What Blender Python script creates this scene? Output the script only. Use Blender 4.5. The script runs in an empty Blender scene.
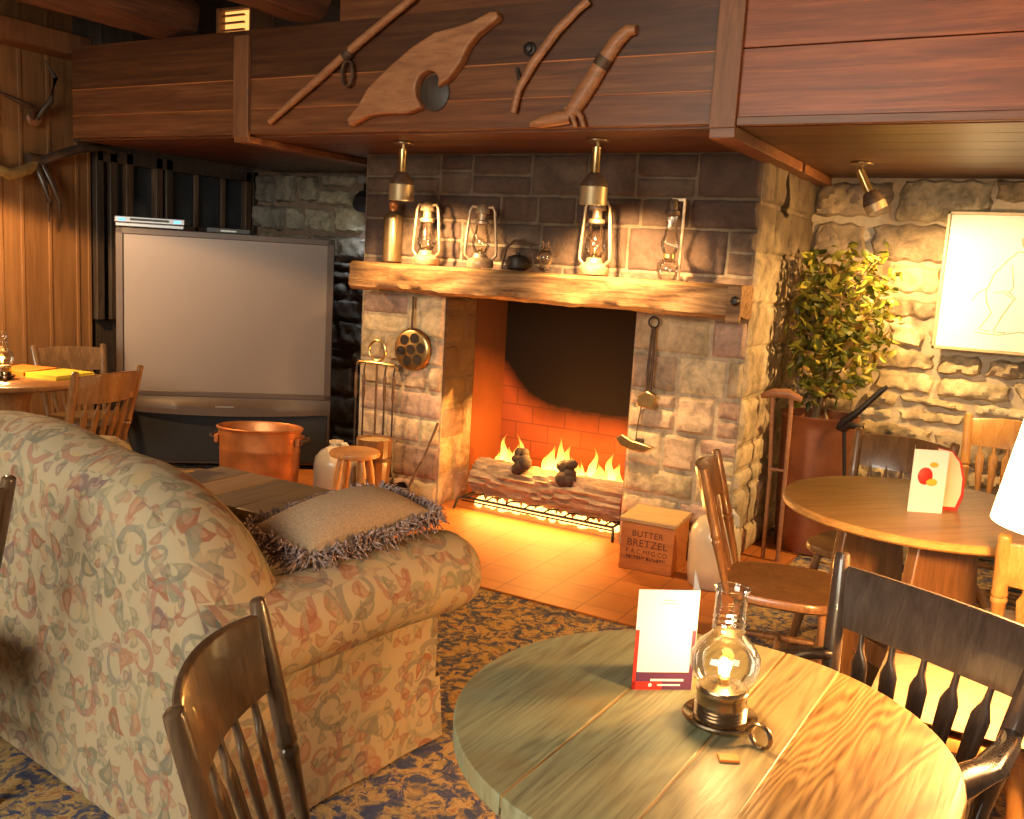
import bpy, bmesh, math, random
from mathutils import Vector, Matrix
random.seed(7)
PI = math.pi
S = bpy.context.scene
COL = S.collection

# ------------------------------------------------------------------ mesh builder
class MB:
    def __init__(s):
        s.v = []; s.f = []; s.c = []; s.sm = []
        s.cur = (1, 1, 1, 1)
    def add(s, verts, faces, smooth=False, col=None):
        o = len(s.v); s.v += [tuple(p) for p in verts]
        for f in faces:
            s.f.append([i + o for i in f]); s.c.append(col or s.cur); s.sm.append(smooth)
    def box(s, a, b, rot=None, piv=None, col=None):
        x0, y0, z0 = a; x1, y1, z1 = b
        P = [Vector(p) for p in ((x0,y0,z0),(x1,y0,z0),(x1,y1,z0),(x0,y1,z0),(x0,y0,z1),(x1,y0,z1),(x1,y1,z1),(x0,y1,z1))]
        if rot is not None:
            pv = Vector(piv) if piv is not None else (P[0] + P[6]) / 2
            P = [rot @ (p - pv) + pv for p in P]
        s.add(P, [(0,3,2,1),(4,5,6,7),(0,1,5,4),(1,2,6,5),(2,3,7,6),(3,0,4,7)], col=col)
    def sweep(s, pts, rad, n=10, up=(0,0,1), caps=True, smooth=True, col=None, closed=False):
        pts = [Vector(p) for p in pts]; m = len(pts); rings = []
        up = Vector(up)
        for i, p in enumerate(pts):
            if closed: t = (pts[(i+1) % m] - pts[i-1]).normalized()
            else: t = (pts[min(i+1, m-1)] - pts[max(i-1, 0)]).normalized()
            a = t.cross(up)
            if a.length < 1e-3: a = t.cross(Vector((1,0,0)))
            if a.length < 1e-3: a = t.cross(Vector((0,1,0)))
            a.normalize(); b = a.cross(t).normalized()
            r = rad[i] if isinstance(rad, (list, tuple)) and len(rad) == m and not (m == 2 and isinstance(rad, tuple)) else rad
            ra, rb = r if isinstance(r, (tuple, list)) else (r, r)
            rings.append([p + a*ra*math.cos(2*PI*k/n) + b*rb*math.sin(2*PI*k/n) for k in range(n)])
        V = [q for r in rings for q in r]; F = []
        for i in range(m if closed else m-1):
            j = (i+1) % m
            for k in range(n):
                F.append((i*n+k, i*n+(k+1) % n, j*n+(k+1) % n, j*n+k))
        s.add(V, F, smooth, col)
        if caps and not closed:
            o = len(s.v) - len(V)
            s.f.append([o+k for k in reversed(range(n))]); s.c.append(col or s.cur); s.sm.append(False)
            s.f.append([o+(m-1)*n+k for k in range(n)]); s.c.append(col or s.cur); s.sm.append(False)
    def lathe(s, prof, org=(0,0,0), n=24, sx=1, sy=1, caps=True, smooth=True, rot=None, col=None):
        o = Vector(org); V = []; F = []; m = len(prof)
        for r, z in prof:
            for k in range(n):
                q = Vector((r*sx*math.cos(2*PI*k/n), r*sy*math.sin(2*PI*k/n), z))
                if rot is not None: q = rot @ q
                V.append(o + q)
        for i in range(m-1):
            for k in range(n):
                F.append((i*n+k, i*n+(k+1) % n, (i+1)*n+(k+1) % n, (i+1)*n+k))
        s.add(V, F, smooth, col)
        if caps:
            b = len(s.v) - len(V)
            if prof[0][0] > 1e-4: s.f.append([b+k for k in reversed(range(n))]); s.c.append(col or s.cur); s.sm.append(False)
            if prof[-1][0] > 1e-4: s.f.append([b+(m-1)*n+k for k in range(n)]); s.c.append(col or s.cur); s.sm.append(False)
    def prism(s, poly, h, M=None, col=None):
        """poly of (u,v) extruded 0..h along w, mapped by matrix M"""
        n = len(poly); V = [Vector((u, v, 0)) for u, v in poly] + [Vector((u, v, h)) for u, v in poly]
        if M is not None: V = [M @ p for p in V]
        F = [tuple(reversed(range(n))), tuple(range(n, 2*n))] + [(i, (i+1) % n, n+(i+1) % n, n+i) for i in range(n)]
        s.add(V, F, False, col)
    def grid(s, fn, nu, nv, smooth=True, col=None, cu=False):
        V = [fn(i/nu, j/nv) for j in range(nv+1) for i in range(nu+1)]; w = nu+1
        s.add(V, [(j*w+i, j*w+i+1, (j+1)*w+i+1, (j+1)*w+i) for j in range(nv) for i in range(nu)], smooth, col)
    def ball(s, c, r, n=12, sc=(1,1,1), col=None):
        m = n//2
        s.lathe([(max(1e-5, r*math.sin(PI*i/m)), -r*math.cos(PI*i/m)*sc[2]) for i in range(m+1)], c, n, sc[0], sc[1], caps=False, col=col)
    def build(s, name, mat, parent=None, bevel=0, seg=2, uv=False, recalc=True, weld=False, sub=0, loc=None, rotz=None):
        me = bpy.data.meshes.new(name); me.from_pydata(s.v, [], s.f)
        me.polygons.foreach_set('use_smooth', s.sm)
        ca = me.color_attributes.new('Col', 'FLOAT_COLOR', 'CORNER')
        flat = []
        for p, c in zip(me.polygons, s.c): flat += list(c) * p.loop_total
        ca.data.foreach_set('color', flat)
        if uv:
            ul = me.uv_layers.new(name='UVMap')
            for p in me.polygons:
                nx, ny, nz = (abs(q) for q in p.normal)
                for li in p.loop_indices:
                    q = me.vertices[me.loops[li].vertex_index].co
                    ul.data[li].uv = (q.x, q.z) if ny >= nx and ny >= nz*.8 else ((q.y+3.3, q.z) if nx >= nz*.8 else (q.y+1.7 if nx>.02 else q.x, q.x*1.0+q.y*.0+.9 if nx>.02 else q.y+.9))
        if recalc or weld:
            bm = bmesh.new(); bm.from_mesh(me)
            if weld: bmesh.ops.remove_doubles(bm, verts=bm.verts, dist=1e-4)
            if recalc: bmesh.ops.recalc_face_normals(bm, faces=bm.faces)
            bm.to_mesh(me); bm.free()
        me.set_sharp_from_angle(angle=.75)
        me.materials.append(mat)
        o = bpy.data.objects.new(name, me); COL.objects.link(o)
        if parent: o.parent = parent
        if loc: o.location = loc
        if rotz: o.rotation_euler.z = rotz
        if bevel:
            b = o.modifiers.new('b', 'BEVEL'); b.width = bevel; b.segments = seg; b.limit_method = 'ANGLE'; b.angle_limit = .7
            b.harden_normals = False
        if sub:
            q = o.modifiers.new('s', 'SUBSURF'); q.levels = sub; q.render_levels = sub
        return o

def thing(name, label, cat, loc=(0,0,0), rotz=0, group=None):
    o = bpy.data.objects.new(name, None); COL.objects.link(o)
    o.empty_display_size = .05
    o.location = loc; o.rotation_euler.z = rotz
    return tag(o, label, cat, group)
def tag(o, label, cat, group=None):
    o['label'] = label; o['category'] = cat
    if group: o['group'] = group
    return o
def struct(o):
    o['kind'] = 'structure'; return o

# ------------------------------------------------------------------ materials
def nt(name):
    m = bpy.data.materials.new(name); m.use_nodes = True
    t = m.node_tree; t.nodes.clear()
    out = t.nodes.new('ShaderNodeOutputMaterial')
    return m, t, out
class G:
    """tiny node helper"""
    def __init__(s, t): s.t = t
    def n(s, typ, **kw):
        nd = s.t.nodes.new(typ)
        for k, v in kw.items():
            if k.startswith('i_'):
                nd.inputs[k[2:].replace('_', ' ')].default_value = v
            else: setattr(nd, k, v)
        return nd
    def l(s, a, b): s.t.links.new(a, b)
    def val(s, nd, i, v):
        if hasattr(v, 'is_linked') or isinstance(v, bpy.types.NodeSocket): s.l(v, nd.inputs[i])
        else: nd.inputs[i].default_value = v
    def math(s, op, a, b=0.0, clamp=False):
        nd = s.n('ShaderNodeMath', operation=op, use_clamp=clamp); s.val(nd, 0, a); s.val(nd, 1, b); return nd.outputs[0]
    def mix(s, f, a, b, mode='MIX'):
        nd = s.n('ShaderNodeMix', data_type='RGBA', blend_type=mode); s.val(nd, 0, f)
        s.val(nd, 6, a if not isinstance(a, tuple) else (*a[:3], 1)); s.val(nd, 7, b if not isinstance(b, tuple) else (*b[:3], 1)); return nd.outputs[2]
    def ramp(s, f, stops, interp='LINEAR'):
        nd = s.n('ShaderNodeValToRGB'); cr = nd.color_ramp; cr.interpolation = interp
        while len(cr.elements) < len(stops): cr.elements.new(.5)
        for e, (p, c) in zip(cr.elements, stops):
            e.position = p; e.color = (*c[:3], 1) if isinstance(c, tuple) else (c, c, c, 1)
        s.l(f, nd.inputs[0]); return nd.outputs[0]
    def noise(s, vec, scale, detail=4, rough=.55, dist=0):
        nd = s.n('ShaderNodeTexNoise'); nd.inputs['Scale'].default_value = scale; nd.inputs['Detail'].default_value = detail
        nd.inputs['Roughness'].default_value = rough; nd.inputs['Distortion'].default_value = dist
        if vec is not None: s.l(vec, nd.inputs['Vector'])
        return nd
    def coord(s, kind='Object', scale=(1,1,1), rot=(0,0,0), loc=(0,0,0)):
        tc = s.n('ShaderNodeTexCoord'); mp = s.n('ShaderNodeMapping')
        mp.inputs['Scale'].default_value = scale; mp.inputs['Rotation'].default_value = rot; mp.inputs['Location'].default_value = loc
        s.l(tc.outputs[kind], mp.inputs['Vector']); return mp.outputs[0]
    def bump(s, h, strength=.3, dist=.01):
        nd = s.n('ShaderNodeBump'); nd.inputs['Strength'].default_value = strength; nd.inputs['Distance'].default_value = dist
        s.l(h, nd.inputs['Height']); return nd.outputs[0]
def principled(g, out, base, rough=.5, metal=0, normal=None, spec=.5, coat=0, emis=None, estr=0, sheen=0):
    p = g.n('ShaderNodeBsdfPrincipled')
    if isinstance(base, tuple): p.inputs['Base Color'].default_value = (*base[:3], 1)
    else: g.l(base, p.inputs['Base Color'])
    if isinstance(rough, bpy.types.NodeSocket): g.l(rough, p.inputs['Roughness'])
    else: p.inputs['Roughness'].default_value = rough
    p.inputs['Metallic'].default_value = metal
    p.inputs['Specular IOR Level'].default_value = spec
    p.inputs['Coat Weight'].default_value = coat
    if sheen: p.inputs['Sheen Weight'].default_value = sheen
    if normal is not None: g.l(normal, p.inputs['Normal'])
    if emis: p.inputs['Emission Color'].default_value = (*emis, 1); p.inputs['Emission Strength'].default_value = estr
    g.l(p.outputs[0], out.inputs[0]); return p
def plain(name, base, rough=.5, metal=0, var=.25, vscale=25, spec=.5, coat=0, bump=0, emis=None, estr=0, useCol=False):
    m, t, out = nt(name); g = G(t)
    ns = g.noise(g.coord(), vscale, 4)
    d = tuple(c*(1-var) for c in base); b = tuple(min(1, c*(1+var*.6)) for c in base)
    c = g.ramp(ns.outputs[0], [(.3, d), (.7, b)])
    if useCol:
        at = g.n('ShaderNodeAttribute', attribute_name='Col'); c = g.mix(1., c, at.outputs[0], 'MULTIPLY')
    principled(g, out, c, rough, metal, g.bump(ns.outputs[0], bump, .01) if bump else None, spec, coat, emis, estr)
    return m
def wood(name, dark, mid, light, axis='x', scale=6, rough=.45, stretch=14, spec=.5, bump=.15, useCol=True, coat=0, rings=0, lo=.3, hi=.72):
    m, t, out = nt(name); g = G(t)
    sc = {'x': (scale/stretch, scale, scale), 'y': (scale, scale/stretch, scale), 'z': (scale, scale, scale/stretch)}[axis]
    at = g.n('ShaderNodeAttribute', attribute_name='Col')
    co = g.coord('Object', sc)
    off = g.n('ShaderNodeVectorMath', operation='MULTIPLY_ADD'); g.l(at.outputs[0], off.inputs[0]); off.inputs[1].default_value = (37, 53, 71); g.l(co, off.inputs[2])
    n1 = g.noise(off.outputs[0], 3.0, 6, .62, 1.2)
    n2 = g.noise(off.outputs[0], 14.0, 4, .6, .4)
    if rings:
        w = g.n('ShaderNodeTexWave', wave_type='BANDS', bands_direction='X' if axis != 'x' else 'Y')
        w.inputs['Scale'].default_value = rings; w.inputs['Distortion'].default_value = 5; w.inputs['Detail'].default_value = 3; w.inputs['Detail Scale'].default_value = 1.2
        g.l(off.outputs[0], w.inputs['Vector']); f = g.math('ADD', g.math('MULTIPLY', n1.outputs[0], .5), g.math('MULTIPLY', w.outputs['Fac'], .45))
    else:
        f = g.math('ADD', g.math('MULTIPLY', n1.outputs[0], .65), g.math('MULTIPLY', n2.outputs[0], .35))
    c = g.ramp(f, [(lo, dark), ((lo+hi)/2, mid), (hi, light)])
    if useCol: c = g.mix(1., c, at.outputs[0], 'MULTIPLY')
    principled(g, out, c, rough, 0, g.bump(f, bump, .006), spec, coat)
    return m
def emit(name, col, strength):
    m, t, out = nt(name); g = G(t); e = g.n('ShaderNodeEmission'); e.inputs[0].default_value = (*col, 1); e.inputs[1].default_value = strength
    g.l(e.outputs[0], out.inputs[0]); return m

M = {}
M['soffit'] = wood('soffit_boards', (.085,.028,.011), (.185,.066,.024), (.33,.135,.05), 'x', 5, .42, 18, bump=.1)
M['post'] = wood('post_wood', (.13,.05,.022), (.2,.085,.036), (.28,.12,.05), 'z', 7, .5, 10)
M['log'] = wood('log_beam_wood', (.03,.012,.008), (.10,.045,.025), (.2,.1,.06), 'y', 7, .75, 16, bump=.9)
M['wallboard'] = wood('wall_board_wood', (.16,.075,.032), (.27,.14,.06), (.38,.2,.085), 'z', 5, .5, 18)
M['darkwood'] = wood('dark_frame_wood', (.02,.014,.011), (.05,.035,.026), (.1,.07,.05), 'z', 7, .5, 10)
M['chair'] = wood('dark_chair_wood', (.05,.03,.018), (.11,.065,.035), (.19,.115,.06), 'z', 9, .3, 10, bump=.05, coat=.3)
M['chair_dark'] = wood('near_black_chair_wood', (.032,.022,.018), (.07,.047,.036), (.11,.078,.058), 'z', 9, .26, 10, bump=.05, coat=.5)
M['chair_mid'] = wood('brown_chair_wood', (.12,.05,.018), (.22,.1,.036), (.32,.16,.06), 'z', 9, .3, 10, bump=.05, coat=.3)
M['chair_light'] = wood('honey_chair_wood', (.26,.12,.035), (.4,.2,.06), (.5,.28,.1), 'z', 9, .3, 10, bump=.05, coat=.3)
def tablewood():
    m, t, out = nt('plank_table_wood'); g = G(t)
    at = g.n('ShaderNodeAttribute', attribute_name='Col'); sc = g.n('ShaderNodeSeparateColor'); g.l(at.outputs[0], sc.inputs[0])
    co = g.coord('Object'); off = g.n('ShaderNodeVectorMath', operation='MULTIPLY_ADD'); g.l(at.outputs[0], off.inputs[0]); off.inputs[1].default_value = (3.1, 5.3, 0); g.l(co, off.inputs[2])
    big = g.n('ShaderNodeMapping'); big.inputs['Scale'].default_value = (4.5, .5, 1); g.l(off.outputs[0], big.inputs[0]); nb = g.noise(big.outputs[0], 1.0, 3, .5, .3)
    # growth rings: contour lines of a slow noise give cathedral grain round the knots
    rg = g.math('SINE', g.math('MULTIPLY', nb.outputs[0], 210)); rg = g.math('ADD', .5, g.math('MULTIPLY', rg, .5))
    fine = g.n('ShaderNodeMapping'); fine.inputs['Scale'].default_value = (120, 5, 1); g.l(off.outputs[0], fine.inputs[0]); nf = g.noise(fine.outputs[0], 1.0, 4, .6, .5)
    blot = g.noise(off.outputs[0], 5, 4, .6)
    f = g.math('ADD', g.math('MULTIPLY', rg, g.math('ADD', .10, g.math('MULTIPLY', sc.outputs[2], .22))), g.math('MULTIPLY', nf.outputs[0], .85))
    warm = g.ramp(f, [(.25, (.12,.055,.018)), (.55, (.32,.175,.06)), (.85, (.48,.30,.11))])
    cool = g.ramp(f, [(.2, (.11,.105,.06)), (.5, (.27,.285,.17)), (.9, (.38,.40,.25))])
    c = g.mix(sc.outputs[2], cool, warm)  # planks differ by mild stain, plus window sheen and lamp glow in the colour
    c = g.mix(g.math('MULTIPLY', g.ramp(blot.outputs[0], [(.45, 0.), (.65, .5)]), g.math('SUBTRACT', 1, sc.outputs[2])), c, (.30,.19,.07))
    principled(g, out, c, g.ramp(nf.outputs[0], [(.3, .34), (.7, .5)]), 0, g.bump(f, .22, .003), .4); return m
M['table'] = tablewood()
M['table2'] = wood('round_table_wood', (.34,.15,.04), (.52,.26,.075), (.62,.34,.12), 'x', 6, .35, 12)
M['mantel'] = wood('rough_mantel_wood', (.07,.03,.012), (.24,.12,.045), (.42,.24,.1), 'x', 7, .7, 12, bump=.7, lo=.34, hi=.62)
M['tool_wood'] = wood('worn_tool_wood', (.2,.08,.034), (.34,.145,.06), (.46,.22,.095), 'x', 6, .5, 6)
M['stool'] = wood('stool_wood', (.35,.15,.05), (.5,.24,.08), (.6,.32,.12), 'z', 8, .35, 6, bump=.05)
M['ctable'] = wood('low_table_wood', (.075,.05,.026), (.14,.095,.05), (.2,.14,.078), 'y', 6, .4, 14)
M['crate'] = wood('crate_wood', (.3,.095,.022), (.46,.16,.04), (.56,.22,.06), 'x', 6, .5, 10)
M['cratetop'] = wood('crate_lid_wood', (.3,.18,.08), (.45,.29,.13), (.55,.37,.18), 'x', 6, .5, 10)
M['copper'] = plain('hammered_copper', (.62,.23,.075), .36, .6, .3, 9, bump=.12)
M['copper_dull'] = plain('aged_copper', (.36,.14,.07), .42, .75, .3, 6, bump=.1)
M['iron'] = plain('black_iron', (.045,.035,.03), .5, .7, .3, 30)
M['iron_rust'] = plain('rusty_iron', (.12,.07,.042), .6, .5, .4, 30)
M['brass'] = plain('aged_brass', (.55,.38,.16), .28, .95, .25, 30)
M['pewter'] = plain('dark_pewter', (.33,.25,.16), .26, .95, .25, 20)
M['bronze'] = plain('bronze_fitting', (.30,.20,.10), .35, .8, .2, 20)
M['canbrass'] = plain('dull_brass_can', (.42,.31,.17), .45, .55, .15, 12)
M['lantern'] = plain('lantern_metal', (.62,.45,.28), .42, .6, .3, 30)
M['stoneware'] = plain('glazed_stoneware', (.62,.5,.34), .3, 0, .1, 8, coat=.3)
M['white'] = plain('white_paper', (.85,.83,.78), .5, 0, .02)
M['tvframe'] = plain('tv_cabinet', (.085,.058,.046), .42, 0, .08)
M['tvdark'] = plain('tv_lower_cloth', (.012,.013,.018), .75, 0, .2)
M['tvscreen'] = plain('tv_screen', (.20,.16,.14), .36, 0, .04, 2, spec=.6)
M['black'] = plain('black_plastic', (.015,.014,.014), .45, 0, .2)
M['silver'] = plain('silver_player', (.30,.31,.33), .35, .4, .05)
M['blueled'] = emit('blue_led', (.1,.35,1), 3)
M['antler'] = plain('antler_bone', (.34,.24,.09), .35, 0, .4, 14)
M['antlerdark'] = plain('dark_horn', (.07,.045,.03), .3, 0, .5, 14)
M['flame'] = None
M['cord'] = plain('pale_piping', (.55,.42,.3), .8)
M['bark'] = wood('log_bark', (.06,.04,.03), (.26,.18,.12), (.5,.37,.26), 'x', 9, .85, 7, bump=1.2)
M['char'] = plain('charred_knot', (.035,.022,.017), .9, 0, .5, 30, bump=.6)
M['leaf'] = None
M['trunk'] = wood('plant_stems', (.16,.09,.04), (.28,.17,.08), (.36,.24,.12), 'z', 8, .7, 8)
M['soil'] = plain('potting_soil', (.05,.03,.02), .95, 0, .5, 40, bump=.6)
M['red'] = plain('red_ink', (.55,.03,.02), .5, 0, .1)
M['purple'] = plain('purple_ink', (.12,.03,.08), .5, 0, .1)
M['ink'] = plain('dark_ink', (.10,.03,.015), .6, 0, .1)
M['pencil'] = plain('sepia_pencil', (.48,.41,.3), .8, 0, .1)
M['orange'] = plain('orange_paper', (.75,.22,.03), .5, 0, .1)
M['yellowp'] = plain('yellow_paper', (.6,.45,.04), .5, 0, .1)
M['cushion'] = plain('tan_seat_fabric', (.40,.31,.19), .8, 0, .2, 30)
M['mortar'] = plain('mortar', (.52,.42,.29), .9, 0, .15, 30, bump=.3)
M['mortar_dark'] = plain('mortar_soot', (.2,.14,.1), .9, 0, .2, 30, bump=.3)
M['wick'] = plain('wick', (.5,.45,.4), .9)

def stone_mat(name, soot=None, amt=.8):
    m, t, out = nt(name); g = G(t)
    at = g.n('ShaderNodeAttribute', attribute_name='Col')
    co = g.coord(); n1 = g.noise(co, 6, 6, .65, .6); n2 = g.noise(co, 34, 5, .65)
    c = g.mix(1., at.outputs[0], g.ramp(n1.outputs[0], [(.32, .42), (.5, .92), (.68, 1.28)]), 'MULTIPLY')
    c = g.mix(.6, c, g.ramp(n2.outputs[0], [(.3, .6), (.6, 1.05)]), 'MULTIPLY')
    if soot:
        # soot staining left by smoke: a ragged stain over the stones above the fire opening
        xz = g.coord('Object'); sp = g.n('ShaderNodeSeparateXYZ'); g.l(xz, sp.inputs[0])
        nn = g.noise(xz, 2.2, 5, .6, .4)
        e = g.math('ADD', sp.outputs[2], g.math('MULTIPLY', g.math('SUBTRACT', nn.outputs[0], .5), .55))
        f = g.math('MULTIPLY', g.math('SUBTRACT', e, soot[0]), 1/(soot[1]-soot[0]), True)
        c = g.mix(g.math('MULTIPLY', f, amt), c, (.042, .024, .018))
    f2 = g.math('ADD', g.math('MULTIPLY', n1.outputs[0], .6), g.math('MULTIPLY', n2.outputs[0], .4))
    principled(g, out, c, .85, 0, g.bump(f2, .7, .02), .25); return m
M['ashlar'] = stone_mat('ashlar_stone', (1.36, 1.74), .86); M['cheek'] = stone_mat('cheek_stone', (.52, .66), .95); M['mortar_soot'] = stone_mat('sooty_mortar', (1.40, 1.75))
M['rubble'] = stone_mat('rubble_stone')

def fabric():
    m, t, out = nt('paisley_upholstery'); g = G(t)
    uvn = g.n('ShaderNodeUVMap'); uv = uvn.outputs[0]
    base = (.43, .335, .205)
    wn = g.noise(uv, 9, 3, .5); 
    warp = g.n('ShaderNodeVectorMath', operation='MULTIPLY_ADD')
    sub = g.n('ShaderNodeVectorMath', operation='SUBTRACT'); g.l(wn.outputs[1], sub.inputs[0]); sub.inputs[1].default_value = (.5, .5, .5)
    g.l(sub.outputs[0], warp.inputs[0]); warp.inputs[1].default_value = (.035, .035, 0); g.l(uv, warp.inputs[2])
    col = g.mix(g.noise(uv, 3.5, 2).outputs[0], base, (.36, .29, .19))
    def layer(col, scale, off, a, b, bend, palette, strength, ring=None):
        mp = g.n('ShaderNodeMapping'); mp.inputs['Scale'].default_value = (scale, scale, 1); mp.inputs['Location'].default_value = (off, off*.7, 0)
        g.l(warp.outputs[0], mp.inputs['Vector'])
        v = g.n('ShaderNodeTexVoronoi', voronoi_dimensions='2D'); v.inputs['Scale'].default_value = 1; v.inputs['Randomness'].default_value = .8
        g.l(mp.outputs[0], v.inputs['Vector'])
        d = g.n('ShaderNodeVectorMath', operation='SUBTRACT'); g.l(mp.outputs[0], d.inputs[0]); g.l(v.outputs['Position'], d.inputs[1])
        sc = g.n('ShaderNodeSeparateColor'); g.l(v.outputs['Color'], sc.inputs[0])
        rt = g.n('ShaderNodeVectorRotate', rotation_type='Z_AXIS'); g.l(d.outputs[0], rt.inputs['Vector']); g.l(g.math('MULTIPLY', sc.outputs[0], 6.28), rt.inputs['Angle'])
        sp = g.n('ShaderNodeSeparateXYZ'); g.l(rt.outputs[0], sp.inputs[0]); x, y = sp.outputs[0], sp.outputs[1]
        if ring:
            r = g.math('SQRT', g.math('ADD', g.math('MULTIPLY', x, x), g.math('MULTIPLY', y, y)))
            th = g.math('ARCTAN2', y, x)
            rr = g.math('ADD', ring[0], g.math('MULTIPLY', th, ring[2]))     # spiral
            w = g.math('ADD', ring[1]*.35, g.math('MULTIPLY', g.math('ADD', th, 3.1416), ring[1]*.16))
            f = g.math('LESS_THAN', g.math('ABSOLUTE', g.math('SUBTRACT', r, rr)), w)
        else:
            yy = g.math('ADD', y, g.math('MULTIPLY', g.math('MULTIPLY', x, x), bend))
            ex = g.math('DIVIDE', x, a); wy = g.math('MULTIPLY', b, g.math('ADD', 1, g.math('MULTIPLY', ex, .7)))
            ey = g.math('DIVIDE', yy, g.math('MAXIMUM', wy, .02))
            q = g.math('ADD', g.math('MULTIPLY', ex, ex), g.math('MULTIPLY', ey, ey))
            f = g.math('SUBTRACT', 1.25, q, True); f = g.math('MULTIPLY', f, 4, True)
            core = g.math('LESS_THAN', q, .3)
        pc = g.ramp(sc.outputs[1], palette, 'CONSTANT')
        if not ring: pc = g.mix(g.math('MULTIPLY', core, .35), pc, (.5, .32, .2))
        return g.mix(g.math('MULTIPLY', f, strength), col, pc)
    pal = [(0, (.15,.14,.09)), (.24, (.25,.085,.045)), (.42, (.20,.19,.12)), (.60, (.32,.15,.085)), (.78, (.15,.09,.09)), (.92, (.42,.30,.15))]
    col = layer(col, 7.5, .3, .3, .15, 1.2, pal, .8)
    col = layer(col, 6.2, 5.1, 0, 0, 0, [(0, (.19,.17,.13)), (.5, (.30,.14,.10)), (.75, (.25,.22,.14))], .72, (.27, .055, .055))
    col = layer(col, 13, 9.2, .3, .17, 2.2, pal, .5)
    col = layer(col, 4.3, 2.7, 0, 0, 0, [(0, (.23,.21,.15)), (.4, (.27,.24,.16)), (.7, (.29,.19,.13))], .6, (.30, .03, .075))
    col = layer(col, 17, 1.2, .3, .2, 1.6, pal, .55)
    wv = g.noise(uv, 700, 1); col = g.mix(.25, col, g.ramp(wv.outputs[0], [(.3, .6), (.7, 1.1)]), 'MULTIPLY')
    principled(g, out, col, .85, 0, g.bump(wv.outputs[0], .15, .002), .2); return m
M['fabric'] = fabric()

def carpet():
    m, t, out = nt('patterned_carpet'); g = G(t)
    co = g.coord('Object', (1, 1, 1), (0, 0, .5)); wn = g.noise(co, 11, 3)
    ad = g.n('ShaderNodeVectorMath', operation='MULTIPLY_ADD'); g.l(wn.outputs[1], ad.inputs[0]); ad.inputs[1].default_value = (.09, .09, 0); g.l(co, ad.inputs[2])
    n1 = g.noise(ad.outputs[0], 16, 3, .6, 1.2); n2 = g.noise(ad.outputs[0], 24, 3, .6, .8); n3 = g.noise(co, 300, 2)
    c = g.ramp(n1.outputs[0], [(.36, (.06,.07,.13)), (.43, (.15,.13,.14)), (.48, (.31,.2,.09)), (.57, (.52,.35,.15)), (.66, (.36,.17,.07))])
    c = g.mix(g.ramp(n2.outputs[0], [(.53, 0.), (.6, 1.)]), c, (.075, .085, .15))
    c = g.mix(.5, c, g.ramp(n3.outputs[0], [(.3, .5), (.7, 1.2)]), 'MULTIPLY')
    principled(g, out, c, .95, 0, g.bump(n3.outputs[0], .4, .006), .1); return m
M['carpet'] = carpet()

def tiles():
    m, t, out = nt('terracotta_tiles'); g = G(t)
    co = g.coord('Object'); b = g.n('ShaderNodeTexBrick'); b.offset = 0
    b.inputs['Scale'].default_value = 1; b.inputs['Brick Width'].default_value = .205; b.inputs['Row Height'].default_value = .205
    b.inputs['Mortar Size'].default_value = .0035; b.inputs['Color1'].default_value = (.42,.135,.03,1); b.inputs['Color2'].default_value = (.47,.16,.04,1); b.inputs['Mortar'].default_value = (.25,.085,.025,1)
    g.l(co, b.inputs['Vector']); n = g.noise(co, 9, 5)
    c = g.mix(.5, b.outputs[0], g.ramp(n.outputs[0], [(.3, .8), (.7, 1.1)]), 'MULTIPLY')
    principled(g, out, c, .55, 0, g.bump(b.outputs[1], -.25, .004), .2); return m
M['tiles'] = tiles()

def firebrick():
    m, t, out = nt('sooty_firebrick'); g = G(t)
    co = g.coord('Object'); sp = g.n('ShaderNodeSeparateXYZ'); g.l(co, sp.inputs[0])
    cb = g.n('ShaderNodeCombineXYZ'); g.l(g.math('ADD', sp.outputs[0], sp.outputs[1]), cb.inputs[0]); g.l(sp.outputs[2], cb.inputs[1])
    b = g.n('ShaderNodeTexBrick'); b.inputs['Scale'].default_value = 1; b.inputs['Brick Width'].default_value = .24; b.inputs['Row Height'].default_value = .115; b.inputs['Mortar Size'].default_value = .004
    b.inputs['Color1'].default_value = (.30,.075,.025,1); b.inputs['Color2'].default_value = (.34,.09,.032,1); b.inputs['Mortar'].default_value = (.18,.055,.025,1); g.l(cb.outputs[0], b.inputs['Vector'])
    # soot plume on the fireback (a stain in the brick)
    n = g.noise(co, 3, 4); dx = g.math('ABSOLUTE', g.math('SUBTRACT', sp.outputs[0], -2.4))
    e = g.math('ADD', sp.outputs[2], g.math('MULTIPLY', g.math('SUBTRACT', n.outputs[0], .5), .16))
    lim = g.math('ADD', .40, g.math('MULTIPLY', g.math('POWER', dx, 3.0), .9))
    f = g.math('MULTIPLY', g.math('SUBTRACT', e, lim), 5.5, True)
    c = g.mix(f, b.outputs[0], (.010, .007, .006))
    principled(g, out, c, .9, 0, g.bump(b.outputs[1], -.3, .005), .1); return m
M['firebrick'] = firebrick()
def fside():
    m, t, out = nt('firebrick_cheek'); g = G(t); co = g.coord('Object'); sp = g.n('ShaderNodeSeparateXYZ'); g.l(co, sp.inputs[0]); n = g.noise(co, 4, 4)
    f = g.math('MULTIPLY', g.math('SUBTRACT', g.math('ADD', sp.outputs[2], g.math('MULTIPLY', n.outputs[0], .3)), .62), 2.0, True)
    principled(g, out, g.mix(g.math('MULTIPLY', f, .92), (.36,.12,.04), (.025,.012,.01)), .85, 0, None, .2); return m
M['firebrick_side'] = fside()

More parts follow.
